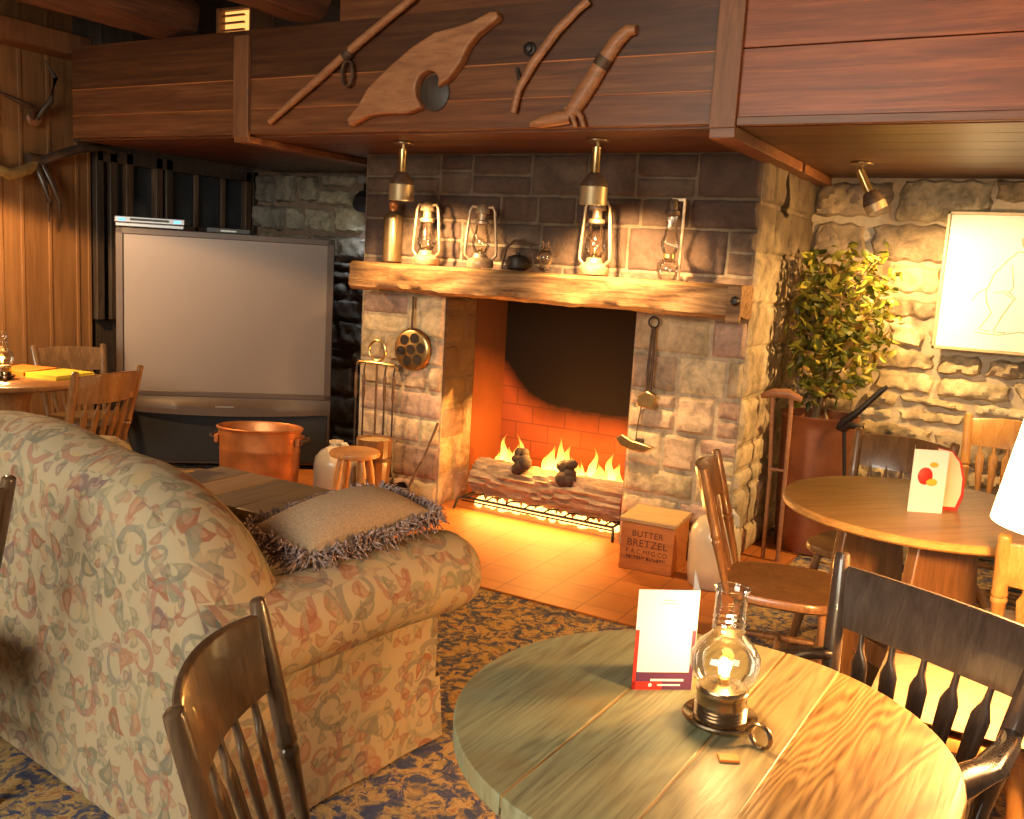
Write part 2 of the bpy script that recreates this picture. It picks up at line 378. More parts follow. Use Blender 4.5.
def flame_mat(name, strength):
    m, t, out = nt(name); g = G(t)
    tc = g.n('ShaderNodeAttribute', attribute_name='Col'); sp = g.n('ShaderNodeSeparateColor'); g.l(tc.outputs[0], sp.inputs[0])
    c = g.ramp(sp.outputs[0], [(0, (1,.55,.12)), (.45, (1,.42,.06)), (1, (1,.2,.015))])
    e = g.n('ShaderNodeEmission'); g.l(c, e.inputs[0])
    g.l(g.math('MULTIPLY', g.math('SUBTRACT', 1.15, g.math('MULTIPLY', sp.outputs[0], .85)), strength), e.inputs[1])
    tr = g.n('ShaderNodeBsdfTransparent'); mx = g.n('ShaderNodeMixShader')
    g.l(g.ramp(sp.outputs[0], [(.5, .05), (1, .7)]), mx.inputs[0]); g.l(e.outputs[0], mx.inputs[1]); g.l(tr.outputs[0], mx.inputs[2])
    g.l(mx.outputs[0], out.inputs[0]); return m
M['flame'] = flame_mat('gas_flame', 6)
M['lampflame'] = flame_mat('lamp_flame', 26)
M['ember'] = emit('burner_glow', (1,.52,.12), 5)
M['shade'] = None
def shade_mat():
    m, t, out = nt('lit_lampshade'); g = G(t)
    e = g.n('ShaderNodeEmission'); e.inputs[0].default_value = (1,.60,.27,1); e.inputs[1].default_value = 12
    d = g.n('ShaderNodeBsdfDiffuse'); d.inputs[0].default_value = (.9,.85,.75,1)
    a = g.n('ShaderNodeAddShader'); g.l(e.outputs[0], a.inputs[0]); g.l(d.outputs[0], a.inputs[1]); g.l(a.outputs[0], out.inputs[0]); return m
M['shade'] = shade_mat()
M['lightbox'] = emit('lit_louver', (1,.42,.1), 1.6)
def glass(name, tint=(1,.97,.92), refl=1.0):
    m, t, out = nt(name); g = G(t)
    tr = g.n('ShaderNodeBsdfTransparent'); tr.inputs[0].default_value = (*tint, 1)
    gl = g.n('ShaderNodeBsdfGlossy'); gl.inputs['Roughness'].default_value = .04
    lw = g.n('ShaderNodeLayerWeight'); lw.inputs[0].default_value = .35
    f = g.math('ADD', .05, g.math('MULTIPLY', lw.outputs['Fresnel'], .75*refl), True)
    mx = g.n('ShaderNodeMixShader'); g.l(f, mx.inputs[0]); g.l(tr.outputs[0], mx.inputs[1]); g.l(gl.outputs[0], mx.inputs[2]); g.l(mx.outputs[0], out.inputs[0]); return m
M['glass'] = glass('lamp_glass'); M['pane'] = plain('dark_window_pane', (.03,.035,.045), .12, 0, .3, 3, spec=.6)
def leaf_mat():
    m, t, out = nt('ficus_leaves'); g = G(t)
    at = g.n('ShaderNodeAttribute', attribute_name='Col')
    p = principled(g, out, at.outputs[0], .45, 0, None, .4)
    tl = g.n('ShaderNodeBsdfTranslucent'); g.l(at.outputs[0], tl.inputs[0]); mx = g.n('ShaderNodeMixShader'); mx.inputs[0].default_value = .3
    g.l(p.outputs[0], mx.inputs[1]); g.l(tl.outputs[0], mx.inputs[2]); g.l(mx.outputs[0], out.inputs[0]); return m
M['leaf'] = leaf_mat()
M['pillow'] = plain('tweed_pillow', (.44,.31,.2), .95, 0, .3, 200, spec=.1, bump=.3)
M['fringe'] = plain('fringe_yarn', (.34,.25,.23), .95, 0, .9, 120, spec=.1)

def rcol(lo, hi, v=.1):
    t = random.random(); k = 1 + random.uniform(-v, v)
    return tuple((a+(b-a)*t)*k for a, b in zip(lo, hi)) + (1,)

# ------------------------------------------------------------------ stone work
def hsh(i, j, s):
    x = math.sin(i*12.9898 + j*78.233 + s*37.719)*43758.5453
    return x - math.floor(x)
def stones(mb, org, u, v, n, U, V, rowh, wid, joint, depth, cols, wob=.0, rough=.3, seed=1, skew=0, split=0):
    """courses of individual stones over the rectangle U x V; each a pillowed, uneven face"""
    R = random.Random(seed); org = Vector(org); u = Vector(u); v = Vector(v); n = Vector(n)
    z = V[0]
    while z < V[1] - 1e-4:
        h = R.uniform(*rowh)
        if V[1] - (z+h) < rowh[0]*.6: h = V[1] - z
        x = U[0] - R.uniform(0, wid[0])*.0
        tilt = R.uniform(-skew, skew)
        while x < U[1] - 1e-4:
            w = R.uniform(*wid)
            if U[1] - (x+w) < wid[0]*.5: w = U[1] - x
            parts = [(z, h)]
            if split and R.random() < split and h > rowh[0]*1.3:
                q = R.uniform(.4, .6)*h; parts = [(z, q), (z+q, h-q)]
            for (zz, hh) in parts:
                c = R.choice(cols); k = R.uniform(.8, 1.15); c = (c[0]*k, c[1]*k, c[2]*k, 1)
                sd = R.random()*100; dd = depth*R.uniform(.55, 1.25)
                nu = max(4, int(w/.035)); nv = max(4, int(hh/.035)); nu = min(nu, 14); nv = min(nv, 10)
                j0 = joint/2
                jit = [R.uniform(-wob, wob) for _ in range(8)]
                def fn(a, b, x=x, zz=zz, w=w, hh=hh, sd=sd, dd=dd, jit=jit):
                    ea = min(a, 1-a)*w; eb = min(b, 1-b)*hh
                    e = min(ea, eb); r = min(1, e/(.018+joint*.5)); prof = math.sin(r*PI/2)
                    # rounded corners and wavering outline
                    px = x + j0 + a*(w-joint); pz = zz + j0 + b*(hh-joint)
                    cr = max(0, .5 - (min(a,1-a)*w/hh + min(b,1-b)))
                    px += wob*.5*math.sin(pz*60+sd)*(abs(2*a-1)**3); pz += wob*.5*math.sin(px*50+sd*2)*(abs(2*b-1)**3)
                    px += (jit[0]*(1-b)+jit[1]*b)*(1-a) + (jit[2]*(1-b)+jit[3]*b)*a + (0.5-a)*cr*wob*1.5
                    pz += (jit[4]*(1-a)+jit[5]*a)*(1-b) + (jit[6]*(1-a)+jit[7]*a)*b + (0.5-b)*cr*wob*1.5 + tilt*(a-.5)*w
                    nn = (math.sin(px*31+sd)+math.sin(pz*37+sd*1.7)+math.sin((px+pz)*53+sd*2.3)+math.sin((px-pz)*71+sd))*.25
                    d = dd*prof*(1 + rough*nn) - .006*(1-prof)
                    return org + u*px + v*pz + n*d
                def marks(L, k):
                    e = min(.25, .007/L); e2 = min(.32, .02/L)
                    return [0, e, e2] + [e2+(1-2*e2)*q/k for q in range(1, k)] + [1-e2, 1-e, 1]
                A, B = marks(w, nu), marks(hh, nv); wv = len(A)
                mb.add([fn(a, b) for b in B for a in A], [(j*wv+i, j*wv+i+1, (j+1)*wv+i+1, (j+1)*wv+i) for j in range(len(B)-1) for i in range(wv-1)], True, c)
            x += w
        z += h

# ------------------------------------------------------------------ SETTING
CX0, CX1, CY, WY = -3.73, -1.28, 4.65, 5.80     # chimney left/right, front plane, wall behind
OX0, OX1, OZ = -3.10, -1.89, 1.285              # fire opening
FB = 5.38                                       # fireback
SZ = 2.105                                      # underside of the bulkhead
b = MB(); b.box((-5.9, -2.6, -.1), (1.6, 5.95, 0)); struct(b.build('floor', M['carpet']))
b = MB(); b.box((-4.35, 3.585, 0), (-1.02, 5.4, .008)); struct(b.build('floor_hearth', M['tiles']))
b = MB()
for i in range(12):
    x0 = -5.9 + i*.63; b.box((x0, -2.6, 3.0), (x0+.62, 5.95, 3.06), col=rcol((.5,.45,.4), (.8,.75,.7)))
struct(b.build('ceiling', M['log']))
# bulkhead: boarded face, underside
b = MB()
x0, x1 = -5.42, 1.6
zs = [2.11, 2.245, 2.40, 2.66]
for i in range(3):
    segs = [(-5.42, -3.95), (-3.95, -1.25)]
    for (a, c) in segs:
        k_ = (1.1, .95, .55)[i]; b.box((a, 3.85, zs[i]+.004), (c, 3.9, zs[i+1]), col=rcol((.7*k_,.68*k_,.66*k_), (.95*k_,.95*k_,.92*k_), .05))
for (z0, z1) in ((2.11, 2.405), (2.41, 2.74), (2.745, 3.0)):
    b.box((-1.25, 3.85, z0), (1.6, 3.9, z1), col=rcol((1.25,1.0,.85), (1.4,1.08,.9), .05))  # right boards redder and brighter: lamp glow put into the colour
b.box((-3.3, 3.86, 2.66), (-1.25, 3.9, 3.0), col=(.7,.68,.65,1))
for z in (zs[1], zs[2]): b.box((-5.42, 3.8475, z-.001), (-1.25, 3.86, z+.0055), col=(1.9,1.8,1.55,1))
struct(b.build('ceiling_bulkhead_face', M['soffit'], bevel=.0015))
b = MB()
for i in range(8):
    y0 = 3.9 + i*.24; b.box((-5.42, y0, SZ), (1.6, y0+.235, SZ+.04), col=rcol((.45,.42,.4), (.65,.62,.6)))
b.box((-5.42, 3.905, SZ+.045), (1.6, 5.79, SZ+.06), col=(.3,.3,.3,1))
struct(b.build('ceiling_bulkhead_underside', M['soffit']))
for k, x in enumerate((-3.955, -1.245)):
    b = MB(); b.box((x-.055, 3.825, 2.095), (x+.055, 3.85, 2.63 if k == 0 else 3.0)); struct(b.build('trim_%d' % (k+1), M['post'], bevel=.004))
b = MB(); b.box((-1.30, 3.835, 2.055), (-1.19, 5.79, 2.104)); struct(b.build('trim_3', M['soffit'], bevel=.004))
b = MB(); b.box((-4.01, 3.835, 2.07), (-3.90, 5.0, 2.104)); struct(b.build('trim_4', M['soffit'], bevel=.004))
b = MB(); b.box((-1.19, 3.838, 2.104), (1.6, 3.86, 2.14), col=(.8,.8,.8,1)); struct(b.build('trim_5', M['soffit'], bevel=.004))
b = MB(); b.box((-5.7, 1.0, 2.63), (-5.5, 4.05, 2.76)); struct(b.build('trim_6', M['post'], bevel=.006))
b = MB(); b.box((-5.7, 4.05, 2.12), (-5.42, 4.3, 3.0)); struct(b.build('trim_7', M['darkwood'], bevel=.006))
# left board wall
b = MB(); y = -2.6; R = random.Random(3)
while y < 4.15:
    w = R.choice((.14, .19, .25, .2)); w = min(w, 4.16-y)
    b.box((-5.75, y+.004, 0), (-5.7, y+w-.004, 2.98), col=rcol((.75,.7,.62), (1.1,1.05,1.0)))
    b.box((-5.705, y+w-.012, 0), (-5.692, y+w+.012, 2.98), col=(.85,.8,.72,1)); y += w
struct(b.build('wall_left', M['wallboard'], bevel=.003))
b = MB(); b.box((-5.85, -2.6, 0), (-5.76, 5.9, 3.0)); b.box((-5.76, 4.17, 0), (-5.72, 5.66, .95)); struct(b.build('wall_left_backing', M['darkwood']))
# window on the left wall, behind the television
wf = MB()
for y in (4.22, 4.33, 4.46, 4.71, 4.80, 5.58, 5.66): wf.box((-5.72, y-.03, .95), (-5.66, y+.03, 2.1), col=(1.6,1.4,1.2,1) if y in (4.46, 4.71, 5.58) else (1,1,1,1))
wf.box((-5.72, 4.2, 2.02), (-5.66, 5.7, 2.104)); wf.box((-5.72, 4.8, .95), (-5.66, 5.7, 1.05))
w0 = struct(wf.build('window_1', M['darkwood'], bevel=.005))
mu = MB()
for y in (5.07, 5.335): mu.box((-5.705, y-.015, 1.05), (-5.68, y+.015, 2.02), col=(2.4,2.2,2,1))
mu.box((-5.705, 4.82, 1.60), (-5.68, 5.56, 1.63), col=(2.0,1.9,1.8,1)); mu.build('muntin', M['darkwood'], w0)
pn = MB(); pn.box((-5.722, 4.24, .95), (-5.712, 5.66, 2.03)); pn.build('pane', M['pane'], w0)
# rubble walls
cr = [(.60,.47,.28), (.52,.40,.24), (.66,.54,.34), (.42,.31,.2), (.56,.42,.26)]
b = MB(); b.box((CX1-.02, WY, 0), (1.6, WY+.12, 2.15), col=(1,1,1,1)); struct(b.build('wall_back_backing', M['mortar']))
b = MB(); stones(b, (0, WY, 0), (1,0,0), (0,0,1), (0,-1,0), (CX1, 1.6), (0, 2.1), (.11,.23), (.2,.5),   .026, .044, cr, .018, 1.0, 11, .03, .4)
struct(b.build('wall_back', M['rubble'], recalc=False))
b = MB(); b.box((-5.72, 5.68, 0), (CX0+.02, 5.8, 2.15)); struct(b.build('wall_corner_backing', M['mortar_dark']))
cd = [(.34,.30,.22), (.28,.25,.2), (.4,.35,.25), (.24,.22,.19)]
b = MB(); stones(b, (0, 5.68, 0), (1,0,0), (0,0,1), (0,-1,0), (-5.7, CX0), (0, 2.1), (.12,.24), (.18,.42), .024, .05, cd, .016, .5, 12, .05, .3)
struct(b.build('wall_corner', M['rubble'], recalc=False))
# chimney breast: core + ashlar
b = MB(); d = .004
b.box((CX0, CY+d, 0), (OX0-d, WY, SZ)); b.box((OX1+d, CY+d, 0), (CX1-d, WY, SZ)); b.box((OX0-d, CY+d, OZ+d), (OX1+d, WY, SZ)); b.box((OX0-d, FB+.03, 0), (OX1+d, WY, OZ+d))
b.c = [(.50,.40,.27,1)]*len(b.c); struct(b.build('wall_chimney_core', M['mortar_soot']))
ca = [(.58,.44,.26), (.52,.37,.24), (.66,.52,.31), (.46,.31,.23), (.56,.41,.27)]
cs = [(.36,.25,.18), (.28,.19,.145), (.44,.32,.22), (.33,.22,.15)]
b = MB()
F = ((0, CY, 0), (1,0,0), (0,0,1), (0,-1,0))
stones(b, *F, (CX0, OX0), (0, OZ), (.13,.23), (.17,.36), .016, .016, ca, .003, .7, 21, 0, .2)
stones(b, *F, (OX1, CX1), (0, OZ), (.13,.25), (.17,.42), .016, .016, ca, .003, .7, 25, 0, .2)
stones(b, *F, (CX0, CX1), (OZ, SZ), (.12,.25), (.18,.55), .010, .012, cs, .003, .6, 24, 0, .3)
stones(b, (CX1, 0, 0), (0,1,0), (0,0,1), (1,0,0), (CY, WY), (0, SZ), (.15,.26), (.2,.5), .016, .014, [(.6,.47,.3), (.52,.4,.26), (.64,.52,.36)], .003, .6, 28, 0, .1)
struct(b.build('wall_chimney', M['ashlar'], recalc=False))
b = MB(); stones(b, (OX0, 0, 0), (0,1,0), (0,0,1), (1,0,0), (CY, 5.0), (0, OZ), (.13,.23), (.14,.3), .014, .008, ca, .003, .7, 33)
b.box((OX0-.003, CY+.005, .008), (OX0+.0005, 5.0, OZ), col=(.5,.4,.27,1)); struct(b.build('wall_fire_cheek', M['cheek'], recalc=False))
b = MB(); b.box((OX0-.03, FB, 0), (OX1, FB+.03, 1.5)); struct(b.build('wall_fireback', M['firebrick']))
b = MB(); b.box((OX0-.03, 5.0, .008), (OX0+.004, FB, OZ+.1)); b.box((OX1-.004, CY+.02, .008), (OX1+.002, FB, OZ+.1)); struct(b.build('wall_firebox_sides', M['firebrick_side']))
# log beams under the main ceiling
def logbeam(x, y0, y1, r, zc, dx=0, seed=0):
    b = MB(); R = random.Random(seed); m = 34; n = 20; pts = []; rr = []
    V = []; 
    for i in range(m+1):
        t = i/m; y = y0+(y1-y0)*t
        for k in range(n):
            a = 2*PI*k/n; q = r*(1+.07*math.sin(3*a+seed+2*t)+.05*math.sin(7*a+5*t+seed)+R.uniform(-.035,.035))
            if i == m: q *= .9
            V.append((x+dx*t+q*math.cos(a), y, zc+q*math.sin(a)))
    Fc = [(i*n+k, i*n+(k+1)%n, (i+1)*n+(k+1)%n, (i+1)*n+k) for i in range(m) for k in range(n)] + [tuple(m*n+k for k in range(n)), tuple(reversed(range(n)))]
    b.add(V, Fc, True, (1,.9,.85,1)); return struct(b.build('beam', M['log']))
logbeam(-4.72, -2.4, 3.98, .17, 2.815, .12, 1)
logbeam(-3.55, -2.4, 3.84, .17, 2.82, .08, 4)

# ------------------------------------------------------------------ MANTEL
mt = thing('mantel_shelf', 'thick rough-hewn timber mantel beam across the stone fireplace', 'mantel shelf', (-2.45, 4.52, 1.3))
b = MB(); Lm = 1.18
def mf(t, a):   # cross-section of a hewn beam
    x = -Lm + 2*Lm*t; sx, sz = .123, .08
    c, s_ = math.cos(a), math.sin(a); k = 1/max(abs(c), abs(s_))
    k = min(k, 1.28)
    e = .007*math.sin(x*9+3*a)+.004*math.sin(x*23+a*5)+.003*math.sin(x*51+a*9)
    if s_ > .6: e *= .15
    return Vector((x, -.005 + (sx+e)*k*c, .08 + (sz+e*.8)*min(k,1.25)*s_))
n = 24; m = 60
V = [mf(i/m, 2*PI*k/n+.13) for i in range(m+1) for k in range(n)]
b.add(V, [(i*n+k, i*n+(k+1)%n, (i+1)*n+(k+1)%n, (i+1)*n+k) for i in range(m) for k in range(n)] + [tuple(m*n+k for k in range(n)), tuple(reversed(range(n)))], True, (1,1,1,1))
b.build('beam_timber', M['mantel'], mt)
b = MB(); b.box((1.125, -.142, -.02), (1.195, -.122, .155)); pl = b.build('strap_plate', M['mantel'], mt, bevel=.004)
b = MB(); b.lathe([(.022, 0), (.024, .012), (.014, .028), (.001, .03)], (1.17, -.142, .085), 8, rot=Matrix.Rotation(PI/2, 3, 'X')); b.build('bolt', M['iron'], pl)

# ------------------------------------------------------------------ FIRE
gx0, gx1, gy = -2.93, -1.97, 4.80
gt = thing('log_grate', 'low black iron grate holding the burning log in the fireplace', 'grate', (-2.45, 4.80, .008))
b = MB()
b.sweep([(-.5,-.1,.07), (.5,-.1,.07)], .008, 8); b.sweep([(-.5,-.1,.05), (.5,-.1,.05)], .005, 8)
for i in range(8):
    x = -.46 + i*.13; b.sweep([(x,-.1,.07), (x+.04,-.1,.10), (x+.06,-.03,.085), (x+.02,.15,.085)], .005, 6)
b.build('front_rail', M['iron'], gt)
for x in (-.5, .5):
    for (ya, yb) in ((-.1, -.15), (.17, .2)):
        q = MB(); q.sweep([(x,ya,.07), (x*1.03,(ya+yb)/2,.06), (x*1.05,yb,0)], .008, 8); q.build('leg', M['iron'], gt)
b = MB()
for y in (.05, .17): b.sweep([(-.5,y,.075), (.5,y,.075)], .007, 8)
b.sweep([(-.5,-.1,.07), (-.5,.17,.075)], .007, 8); b.sweep([(.5,-.1,.07), (.5,.17,.075)], .007, 8)
b.build('cross_bar', M['iron'], gt)
def barklog(name, label, p0, p1, r, seed):
    p0 = Vector(p0); p1 = Vector(p1); c = (p0+p1)/2; R = random.Random(seed); L = (p1-p0).length
    o = thing(name, label, 'log', c, math.atan2(p1.y-p0.y, p1.x-p0.x))
    b = MB(); m = 40; n = 36; V = []
    ph = [R.uniform(0, 6) for _ in range(6)]
    for i in range(m+1):
        t = i/m; x = -L/2+L*t
        for k in range(n):
            a = 2*PI*k/n; tw = a + .25*math.sin(x*6+ph[0])
            q = r*(1+.08*math.sin(2*a+ph[1])+.06*math.sin(3*a+x*3+ph[2])) + .010*math.sin(13*tw+ph[3]+1.5*math.sin(x*11)) + .006*math.sin(19*tw+x*9+ph[4]) + R.uniform(-.004,.004)
            V.append((x + (R.uniform(-.01,.01) if 0<i<m else 0), q*math.cos(a), q*math.sin(a)))
    b.add(V, [(i*n+k, i*n+(k+1)%n, (i+1)*n+(k+1)%n, (i+1)*n+k) for i in range(m) for k in range(n)], True)
    b.build('bark', M['bark'], o)
    for x in (-L/2, L/2):
        b = MB(); b.lathe([(r*.97, 0), (r*.5, .008 if x > 0 else -.008), (.001, 0)], (x,0,0), 24, rot=Matrix.Rotation(PI/2, 3, 'Y'), caps=False); b.build('cut_end', M['crate'], o)
    return o
barklog('fire_log', 'long bark-covered gas log lying on the fireplace grate', (-2.93, 4.83, .205), (-1.93, 4.83, .185), .098, 2)
for k, (x, z, w, lb) in enumerate(((-2.60, .27, .068, 'dark charred knot on the burning log, the left one between two flames'), (-2.30, .26, .075, 'dark charred knot on the burning log, the right one beside the last flames'))):
    b = MB(); R = random.Random(40+k)
    for q in range(9):
        b.ball((R.uniform(-.5,.5)*w, R.uniform(-.4,.4)*w, R.uniform(0, .13)), w*R.uniform(.45,.68), 10, (1,1,R.uniform(.7,1.2)))
    tag(b.build('charred_knot', M['char'], loc=(x, 4.79, z)), lb, 'charred wood', 'charred knots on the fire log')
def flame(b, x, y, z, h, w, seed, n=12, m=14):
    R = random.Random(seed); p1, p2 = R.uniform(0,6), R.uniform(0,6); V = []; cols = []
    for i in range(m+1):
        t = i/m; rr = max(.0006, w*1.1*math.sin(PI*(.16+.84*t**.75))**1.1*(1-.35*t))
        sx = h*(.10*math.sin(4.2*t+p1)*t+.05*math.sin(9*t+p2)*t); sy = .015*math.sin(4*t+p2)*t
        for k in range(n):
            a = 2*PI*k/n; V.append((x+sx+rr*math.cos(a), y+sy+rr*.5*math.sin(a), z+h*t))
    o = len(b.v); b.v += V
    for i in range(m):
        for k in range(n):
            b.f.append([o+i*n+k, o+i*n+(k+1)%n, o+(i+1)*n+(k+1)%n, o+(i+1)*n+k]); t = i/m; b.c.append((t,t,t,1)); b.sm.append(True)
fl = [
  ('flame at the left end of the burning log, with a tall split tip', [(-2.83,.10,.035),(-2.79,.20,.04),(-2.76,.13,.05),(-2.72,.16,.045),(-2.68,.22,.035),(-2.65,.12,.04),(-2.75,.09,.07)]),
  ('broad flame in the middle of the burning log', [(-2.50,.13,.04),(-2.46,.19,.045),(-2.42,.235,.045),(-2.38,.2,.05),(-2.34,.14,.05),(-2.30,.09,.045),(-2.43,.11,.08),(-2.26,.12,.02)]),
  ('pair of flames at the right end of the burning log', [(-2.22,.10,.035),(-2.19,.215,.035),(-2.15,.13,.05),(-2.11,.10,.05),(-2.08,.20,.038),(-2.05,.14,.045),(-2.02,.08,.04),(-2.14,.09,.08)])]
for lb, L in fl:
    b = MB(); x0 = L[0][0]
    for i, (x, h, w) in enumerate(L): flame(b, x-x0, random.uniform(-.02,.02), 0, h, w*.8, int(x*-100)+i)
    tag(b.build('flame', M['flame'], loc=(x0, 4.93, .255)), lb, 'flame', 'flames on the log')
b = MB()
for i in range(64):
    flame(b, -.45+i*.0145, random.uniform(-.05,.05), 0, random.uniform(.04,.085), .026, 300+i, 8, 7)
tag(b.build('burner_flame', M['ember'], loc=(-2.45, 4.82, .012)), 'row of bright low gas flames burning beneath the log', 'flame')

# ------------------------------------------------------------------ SPOT LAMPS on the bulkhead
def ceilspot(loc, aim, label, group='small ceiling spot lamps', s=1.0, mats=('bronze','bronze')):
    o = thing('ceiling_spotlight', label, 'spotlight', loc, 0, group)
    b = MB(); b.lathe([(.055,-.012), (.055,-.004), (.03,0)], (0,0,0), 20); b.build('mounting_plate', M['bronze'], o)
    b = MB(); b.sweep([(0,0,-.01), (.004,0,-.05)], .009*s, 8); b.ball((.004,0,-.055), .016, 10); b.build('swivel_stem', M['bronze'], o)
    d = Vector(aim).normalized(); rot = d.to_track_quat('Z', 'Y').to_matrix()
    p = Vector((.0, 0, -.055))
    b = MB(); b.lathe([(.001,-.02), (.022,-.018), (.022,.10), (.026,.11), (.03,.12)], p, 18, rot=rot); b.build('lamp_socket', M['brass'], o)
    b = MB(); b.lathe([(.06*s,.162), (.066*s,.166), (.066*s,.25*s), (.061*s,.25*s), (.055*s,.17)], p, 28, rot=rot, caps=False); b.build('lamp_head', M['canbrass'], o)
    b = MB(); b.lathe([(.024,.10), (.034,.108), (.064*s,.15), (.066*s,.164), (.05,.166)], p, 28, rot=rot, caps=False); b.build('lamp_shoulder', M['iron_rust'], o)
    b = MB(); b.lathe([(.001,.215*s), (.056*s,.22*s)], p, 20, rot=rot, caps=False); b.build('bulb_face', emit('spot_bulb', (1,.6,.25), 6), o)
    return o
ceilspot((-3.09,4.155,SZ), (-.03,.03,-1), 'bronze spotlight under the bulkhead above the two left mantel lanterns')
ceilspot((-1.95,4.15,SZ), (-.02,.04,-1), 'bronze spotlight under the bulkhead above the lantern right of centre on the mantel')
ceilspot((-.90,5.05,SZ), (.42,.12,-.8), 'tilted bronze spotlight above the leafy potted plant', s=.82)
ceilspot((.42,4.95,SZ), (-.85,.1,-.6), 'added bronze spotlight, unseen beyond the right edge, brightening the chimney side')  # added out of view to brighten the chimney side
o = thing('wall_spotlight', 'small black spotlight on the stone corner wall beside the chimney', 'spotlight', (-4.53,5.63,1.93))
b = MB(); b.lathe([(.03,0), (.06,.03), (.065,.05), (.065,.13), (.05,.13)], (0,0,0), 20, rot=Vector((.4,-.75,-.5)).to_track_quat('Z','Y').to_matrix()); b.build('lamp_head', M['black'], o)
b = MB(); b.sweep([(0,0,.01), (-.02,.03,.08), (-.02,.05,.17)], .01, 8); b.build('bracket', M['black'], o)

# ------------------------------------------------------------------ LANTERNS AND BOTTLES ON THE MANTEL
MZ = 1.466
def lantern(x, y, label, h=.36, w=1.0, rot=0, lit=True):
    o = thing('hurricane_lantern', label, 'lantern', (x, y, MZ), rot, 'hurricane lanterns on the mantel')
    k = h/.36
    b = MB(); b.lathe([(.078*w,0), (.082*w,.008), (.082*w,.032*k), (.06*w,.052*k), (.045*w,.056*k), (.04*w,.075*k), (.03*w,.08*k)], (0,0,0), 28); b.build('fuel_tank', M['lantern'], o)
    b = MB(); b.lathe([(.036*w,.082*k), (.052*w,.11*k), (.056*w,.14*k), (.05*w,.17*k), (.036*w,.215*k), (.033*w,.235*k)], (0,0,0), 28, caps=False); b.build('glass_globe', M['glass'], o)
    b = MB(); b.lathe([(.034*w,.235*k), (.042*w,.24*k), (.042*w,.255*k), (.026*w,.262*k), (.026*w,.295*k), (.045*w,.30*k), (.04*w,.325*k), (.02*w,.345*k), (.001,.35*k)], (0,0,0), 24); b.build('chimney_cap', M['lantern'], o)
    b = MB()
    for sgn in (-1, 1):
        b.sweep([(sgn*.06*w,0,.04*k), (sgn*.094*w,0,.07*k), (sgn*.094*w,0,.10*k), (sgn*.075*w,0,.31*k), (sgn*.06*w,0,.335*k), (sgn*.03*w,0,.33*k)], .0085, 10, up=(0,1,0))
    b.build('side_tube', M['lantern'], o)
    b = MB()
    b.sweep([(-.055*w,0,.15*k), (0,-.058*w,.125*k), (.055*w,0,.15*k)], .002, 6); b.sweep([(-.05*w,-.02,.19*k), (0,-.05*w,.16*k), (.055*w,-.02,.12*k)], .002, 6); b.build('globe_guard', M['iron_rust'], o)
    b = MB(); b.lathe([(.02,.076*k), (.02,.09*k), (.008,.1*k), (.008,.11*k)], (0,0,0), 14); b.build('wick_burner', M['brass'], o)
    b = MB(); pts = [(math.cos(a)*.08*w, .03+.02*math.sin(a), .30*k-.16*k*math.sin(a)*.9) for a in [PI*i/12 for i in range(13)]]; b.sweep(pts, .0018, 6, up=(0,1,0)); b.build('bail_handle', M['iron_rust'], o)
    return o
lantern(-3.155, 4.50, 'hurricane lantern leftmost on the mantel beside the tall bottle', .365, .98)
lantern(-2.785, 4.50, 'hurricane lantern second from left on the mantel', .36, .92, .5)
lantern(-2.085, 4.50, 'largest hurricane lantern on the mantel under the right spotlight', .40, 1.0, -.15)
# slender lamp at the right
o = thing('oil_lamp', 'slender clear glass oil lamp at the right end of the mantel', 'oil lamp', (-1.675, 4.50, MZ), 0)
b = MB(); b.lathe([(.045,0), (.05,.006), (.05,.02), (.056,.035), (.058,.07), (.04,.095), (.022,.1)], (0,0,0), 24); b.build('glass_font', M['glass'], o)
b = MB(); b.lathe([(.022,.1), (.03,.105), (.03,.125), (.02,.13)], (0,0,0), 20); b.build('burner', M['brass'], o)
b = MB(); b.lathe([(.03,.125), (.046,.16), (.048,.18), (.033,.22), (.027,.26), (.027,.31)], (0,0,0), 24, caps=False); b.build('glass_chimney', M['glass'], o)
b = MB(); b.lathe([(.03,.312), (.04,.318), (.04,.335), (.028,.34), (.028,.385), (.02,.395)], (0,0,0), 20); b.build('smoke_cap', M['iron_rust'], o)
b = MB(); b.box((.05,.0,0), (.062,.012,.40)); b.box((-.01,-.001,.385), (.062,.013,.40)); b.build('wall_bracket', M['lantern'], o, bevel=.002)
# bottle
o = thing('copper_bottle', 'tall copper bottle with narrow cap at the left end of the mantel', 'bottle', (-3.415, 4.52, MZ))
b = MB(); b.lathe([(.05,0), (.056,.006), (.056,.25), (.052,.272), (.03,.29), (.02,.296), (.02,.30)], (0,0,0), 28); b.build('bottle_body', M['bronze'], o)
b = MB(); b.lathe([(.02,.298), (.022,.30), (.022,.32), (.026,.325), (.026,.345), (.012,.36), (.001,.362)], (0,0,0), 18); b.build('cap', M['copper'], o)
b = MB(); b.sweep([(.05,-.025,.275), (.05,-.028,.02)], .003, 6); b.build('seam_strip', M['brass'], o)
